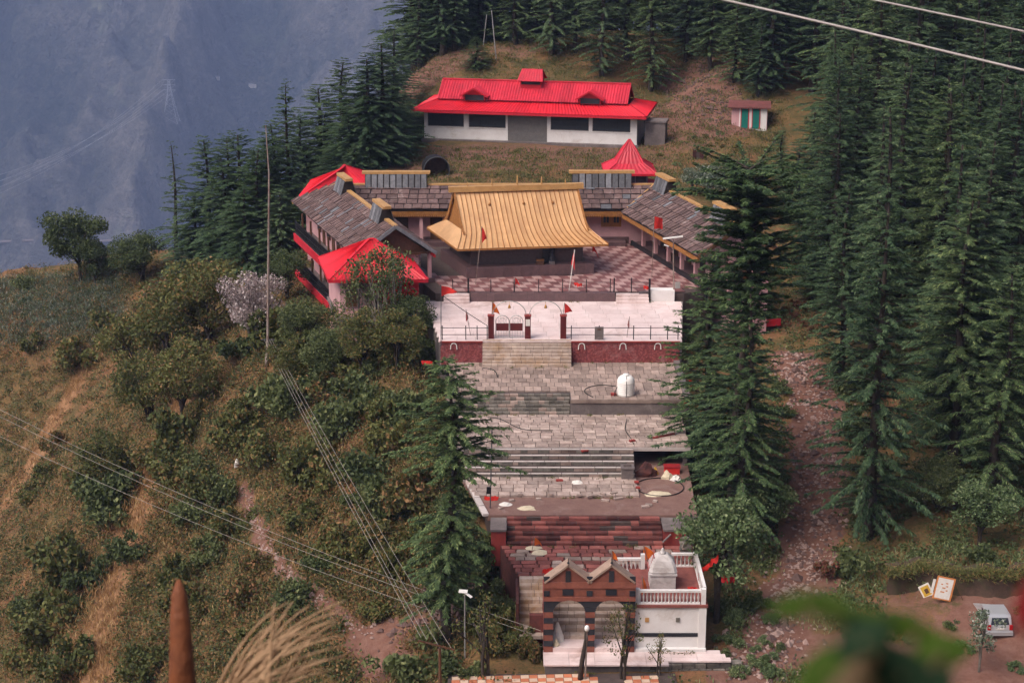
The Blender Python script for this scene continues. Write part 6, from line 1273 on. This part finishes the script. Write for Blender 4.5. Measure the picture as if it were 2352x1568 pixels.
for i in range(6):
    f_=(.7,.82,.94)[i//2]; sx=(-1,1)[i%2]; d=ray(-60,418+9*i+(6 if i%2 else 0)); s=2250
    wire('far power line sweeping down left from the lattice pylon',(pb[0]+sx*.15*PHt,pb[1],pb[2]+PHt*f_),tuple(CAM[j]+s*d[j] for j in range(3)),18,.22,m_pyl,'power lines of the far pylon','power line')
m_farw=M('distant_limewash',(.38,.36,.35),rough=.9)
for i,(u,v) in enumerate([(499,181),(577,200)]):
    b=on_mountain(u,v); t=thing('distant_house',('lone white house on the far mountainside above the pylon','white house pair lower right on the far mountainside')[i],'house',b); obj('wall',MB().box(b[0]-4,b[0]+4,b[1]-3,b[1]+3,b[2]-4,b[2]+3),m_farw,t)
    obj('roof',MB().add([(b[0]-4.4,b[1]-3.4,b[2]+3),(b[0]+4.4,b[1]-3.4,b[2]+3),(b[0]+4.4,b[1]+3.4,b[2]+3),(b[0]-4.4,b[1]+3.4,b[2]+3),(b[0]-4.4,b[1],b[2]+4.6),(b[0]+4.4,b[1],b[2]+4.6)],[(0,1,5,4),(2,3,4,5),(0,4,3),(1,2,5),(3,2,1,0)]),m_slateg,t)
    if i: obj('annexe',MB().box(b[0]+4.6,b[0]+9,b[1]-2,b[1]+2,b[2]-4,b[2]+2),m_farw,t)
rp=[on_mountain(u,v) for u,v in ((-60,562),(0,560),(60,559),(120,560),(190,560),(260,556))]; tag(obj('valley_road',MB().tube([(p[0],p[1],p[2]+2) for p in rp],2.6,5),m_conc),'pale road along the foot of the far mountain','road',kind='structure')
# ------------------------------------------------------------ near the camera, out of focus
def cpt(u,v,s): d=ray(u,v); return Vector([CAM[j]+s*d[j] for j in range(3)])
s=5.4; tip=cpt(410,1330,s); lo=cpt(419,1568,s); g0=Vector((lo.x+.02,lo.y,Hs(lo.x,lo.y)-.2)); m_stake=M('weathered_orange_wood',(.20,.062,.022),(.12,.038,.016),9,rough=.7,bump=.4); 
tag(obj('wooden_stake',MB().tube([g0,lo,lo.lerp(tip,.6),lo.lerp(tip,.85),tip],[.05,.045,.034,.026,.006],12),m_stake,None,True),'pointed orange-brown wooden stake in the near foreground','stake')
gr=thing('dry_grass_plume','arching dry straw grass in the near foreground beside the stake','grass',(cpt(480,1700,5.0).x,cpt(480,1700,5).y,Hs(cpt(480,1700,5).x,cpt(480,1700,5).y))); rs=random.Random(8); m_straw=M('dry_straw',(.42,.27,.155),(.28,.165,.09),12,rough=.7)
gb=Vector(gr.location)
for i in range(34):
    u0=rs.uniform(470,620); e=(rs.uniform(620,800),rs.uniform(1378,1540)); sd_=4.7+rs.uniform(-.25,.25); a=cpt(u0,1600+rs.uniform(0,60),sd_); m_=cpt(u0+(e[0]-u0)*.35,1600+(e[1]-1600)*.72,sd_); q=cpt(*e,sd_); lo_=Vector((gb.x+rs.uniform(-.2,.2),gb.y+rs.uniform(-.2,.2),gb.z))
    pts=[lo_,lo_.lerp(a,.6)]+[a*(1-t_)**2+m_*2*t_*(1-t_)+q*t_**2 for t_ in [k_/7 for k_ in range(8)]]
    obj('straw',MB().tube(pts,[.004,.005]+[.006*(1-.09*k_) for k_ in range(8)],5),m_straw,gr,True)
def near_leaf(parent,c,w,h,ang,mat,tilt=.6):
    w*=.62; h*=.66
    n=8; v=[];f=[]; ca,sa=math.cos(ang),math.sin(ang)
    for i in range(n+1):
        t_=i/n; wd=w*.5*math.sin(math.pi*min(1,t_*.96+.02))**.8
        for j,k_ in enumerate((-1,0,1)):
            x=(t_-.5)*h; y=k_*wd; z=.12*w*abs(k_)-.25*h*(t_-.5)**2; v.append((c.x+x*ca-y*sa*tilt,c.y+z+y*.5,c.z+x*sa+y*ca*tilt))
    for i in range(n):
        for j in range(2): a=i*3+j; f.append((a,a+1,a+4,a+3))
    return obj('leaf',MB().add(v,f),mat,parent,True)
m_nl=M('fresh_green_leaf',(.042,.074,.010),(.028,.052,.010),8,rough=.8,spec=.05); m_nl2=M('dark_green_leaf',(.012,.026,.014),(.018,.036,.018),8,rough=.8,spec=.05); m_nl3=M('brownish_leaf',(.12,.07,.035),(.08,.06,.03),8,rough=.6); m_nl4=M('crimson_leaf',(.16,.006,.010),(.12,.006,.008),8,rough=.6)
s=.85; pr0=cpt(2030,1800,s); root=thing('leafy_sprig','blurred green sprig close to the camera at the lower right','plant',(pr0.x,pr0.y,Hs(pr0.x,pr0.y)))
stem=MB()
for (u,v,w_,h_,a,m_) in [(1850,1392,.030,.066,.15,m_nl),(1905,1398,.022,.05,-.3,m_nl),(2010,1432,.028,.09,-.25,m_nl),(2105,1450,.03,.07,-.5,m_nl),(2150,1515,.042,.05,1.2,m_nl),(2165,1500,.04,.048,.2,m_nl),(2010,1500,.05,.08,-.9,m_nl2),(1950,1535,.05,.07,.9,m_nl3),(2070,1545,.05,.08,-.5,m_nl2),(1900,1540,.04,.06,.7,m_nl),(2110,1580,.05,.06,.3,m_nl2),(1985,1470,.035,.05,.6,m_nl2)]:
    c=cpt(u,v,s+rs.uniform(-.06,.08)); near_leaf(root,c,w_,h_,a,m_); stem.tube([tuple(cpt(2030,1640,s)),tuple(cpt((u+2030)/2,(v+1640)/2+12,s)),tuple(c)],.0016,5)
stem.tube([tuple(root.location),tuple(cpt(2030,1640,s))],.004,6); obj('stem',stem,m_nl3,root)
s=.9; pr0=cpt(2420,1800,s); root=thing('crimson_leaf_sprig','blurred crimson leaf close to the camera at the right edge','plant',(pr0.x,pr0.y,Hs(pr0.x,pr0.y)))
near_leaf(root,cpt(2362,1395,s),.03,.055,1.5,m_nl4); obj('stem',MB().tube([tuple(root.location),tuple(cpt(2400,1560,s)),tuple(cpt(2364,1440,s))],.002,5),m_nl3,root)

# grass hanging over the earth bank
rs_=np.random.RandomState(12); tp=np.array([r_[3] for r_ in row]); k_=rs_.randint(0,len(tp)-1,420); f_=rs_.rand(420)[:,None]; P_=tp[k_]*(1-f_)+tp[k_+1]*f_+rs_.normal(0,.12,(420,3))*np.array([1,2,.3])
B_=np.repeat(P_,14,0)+rs_.normal(0,.12,(420*14,3)); D_=rs_.normal(0,.5,B_.shape); D_[:,2]=rs_.uniform(.1,1,len(D_)); D_/=np.linalg.norm(D_,axis=1,keepdims=True)
tag(link(bpy.data.objects.new('bank_edge_grass',quads_mesh('bank_edge_grass',fronds(B_,D_,rs_.uniform(.2,.5,len(B_)),np.full(len(B_),.05),.5,rs_),l_oli))),'grass hanging over the edge of the earth bank','grass',kind='stuff')
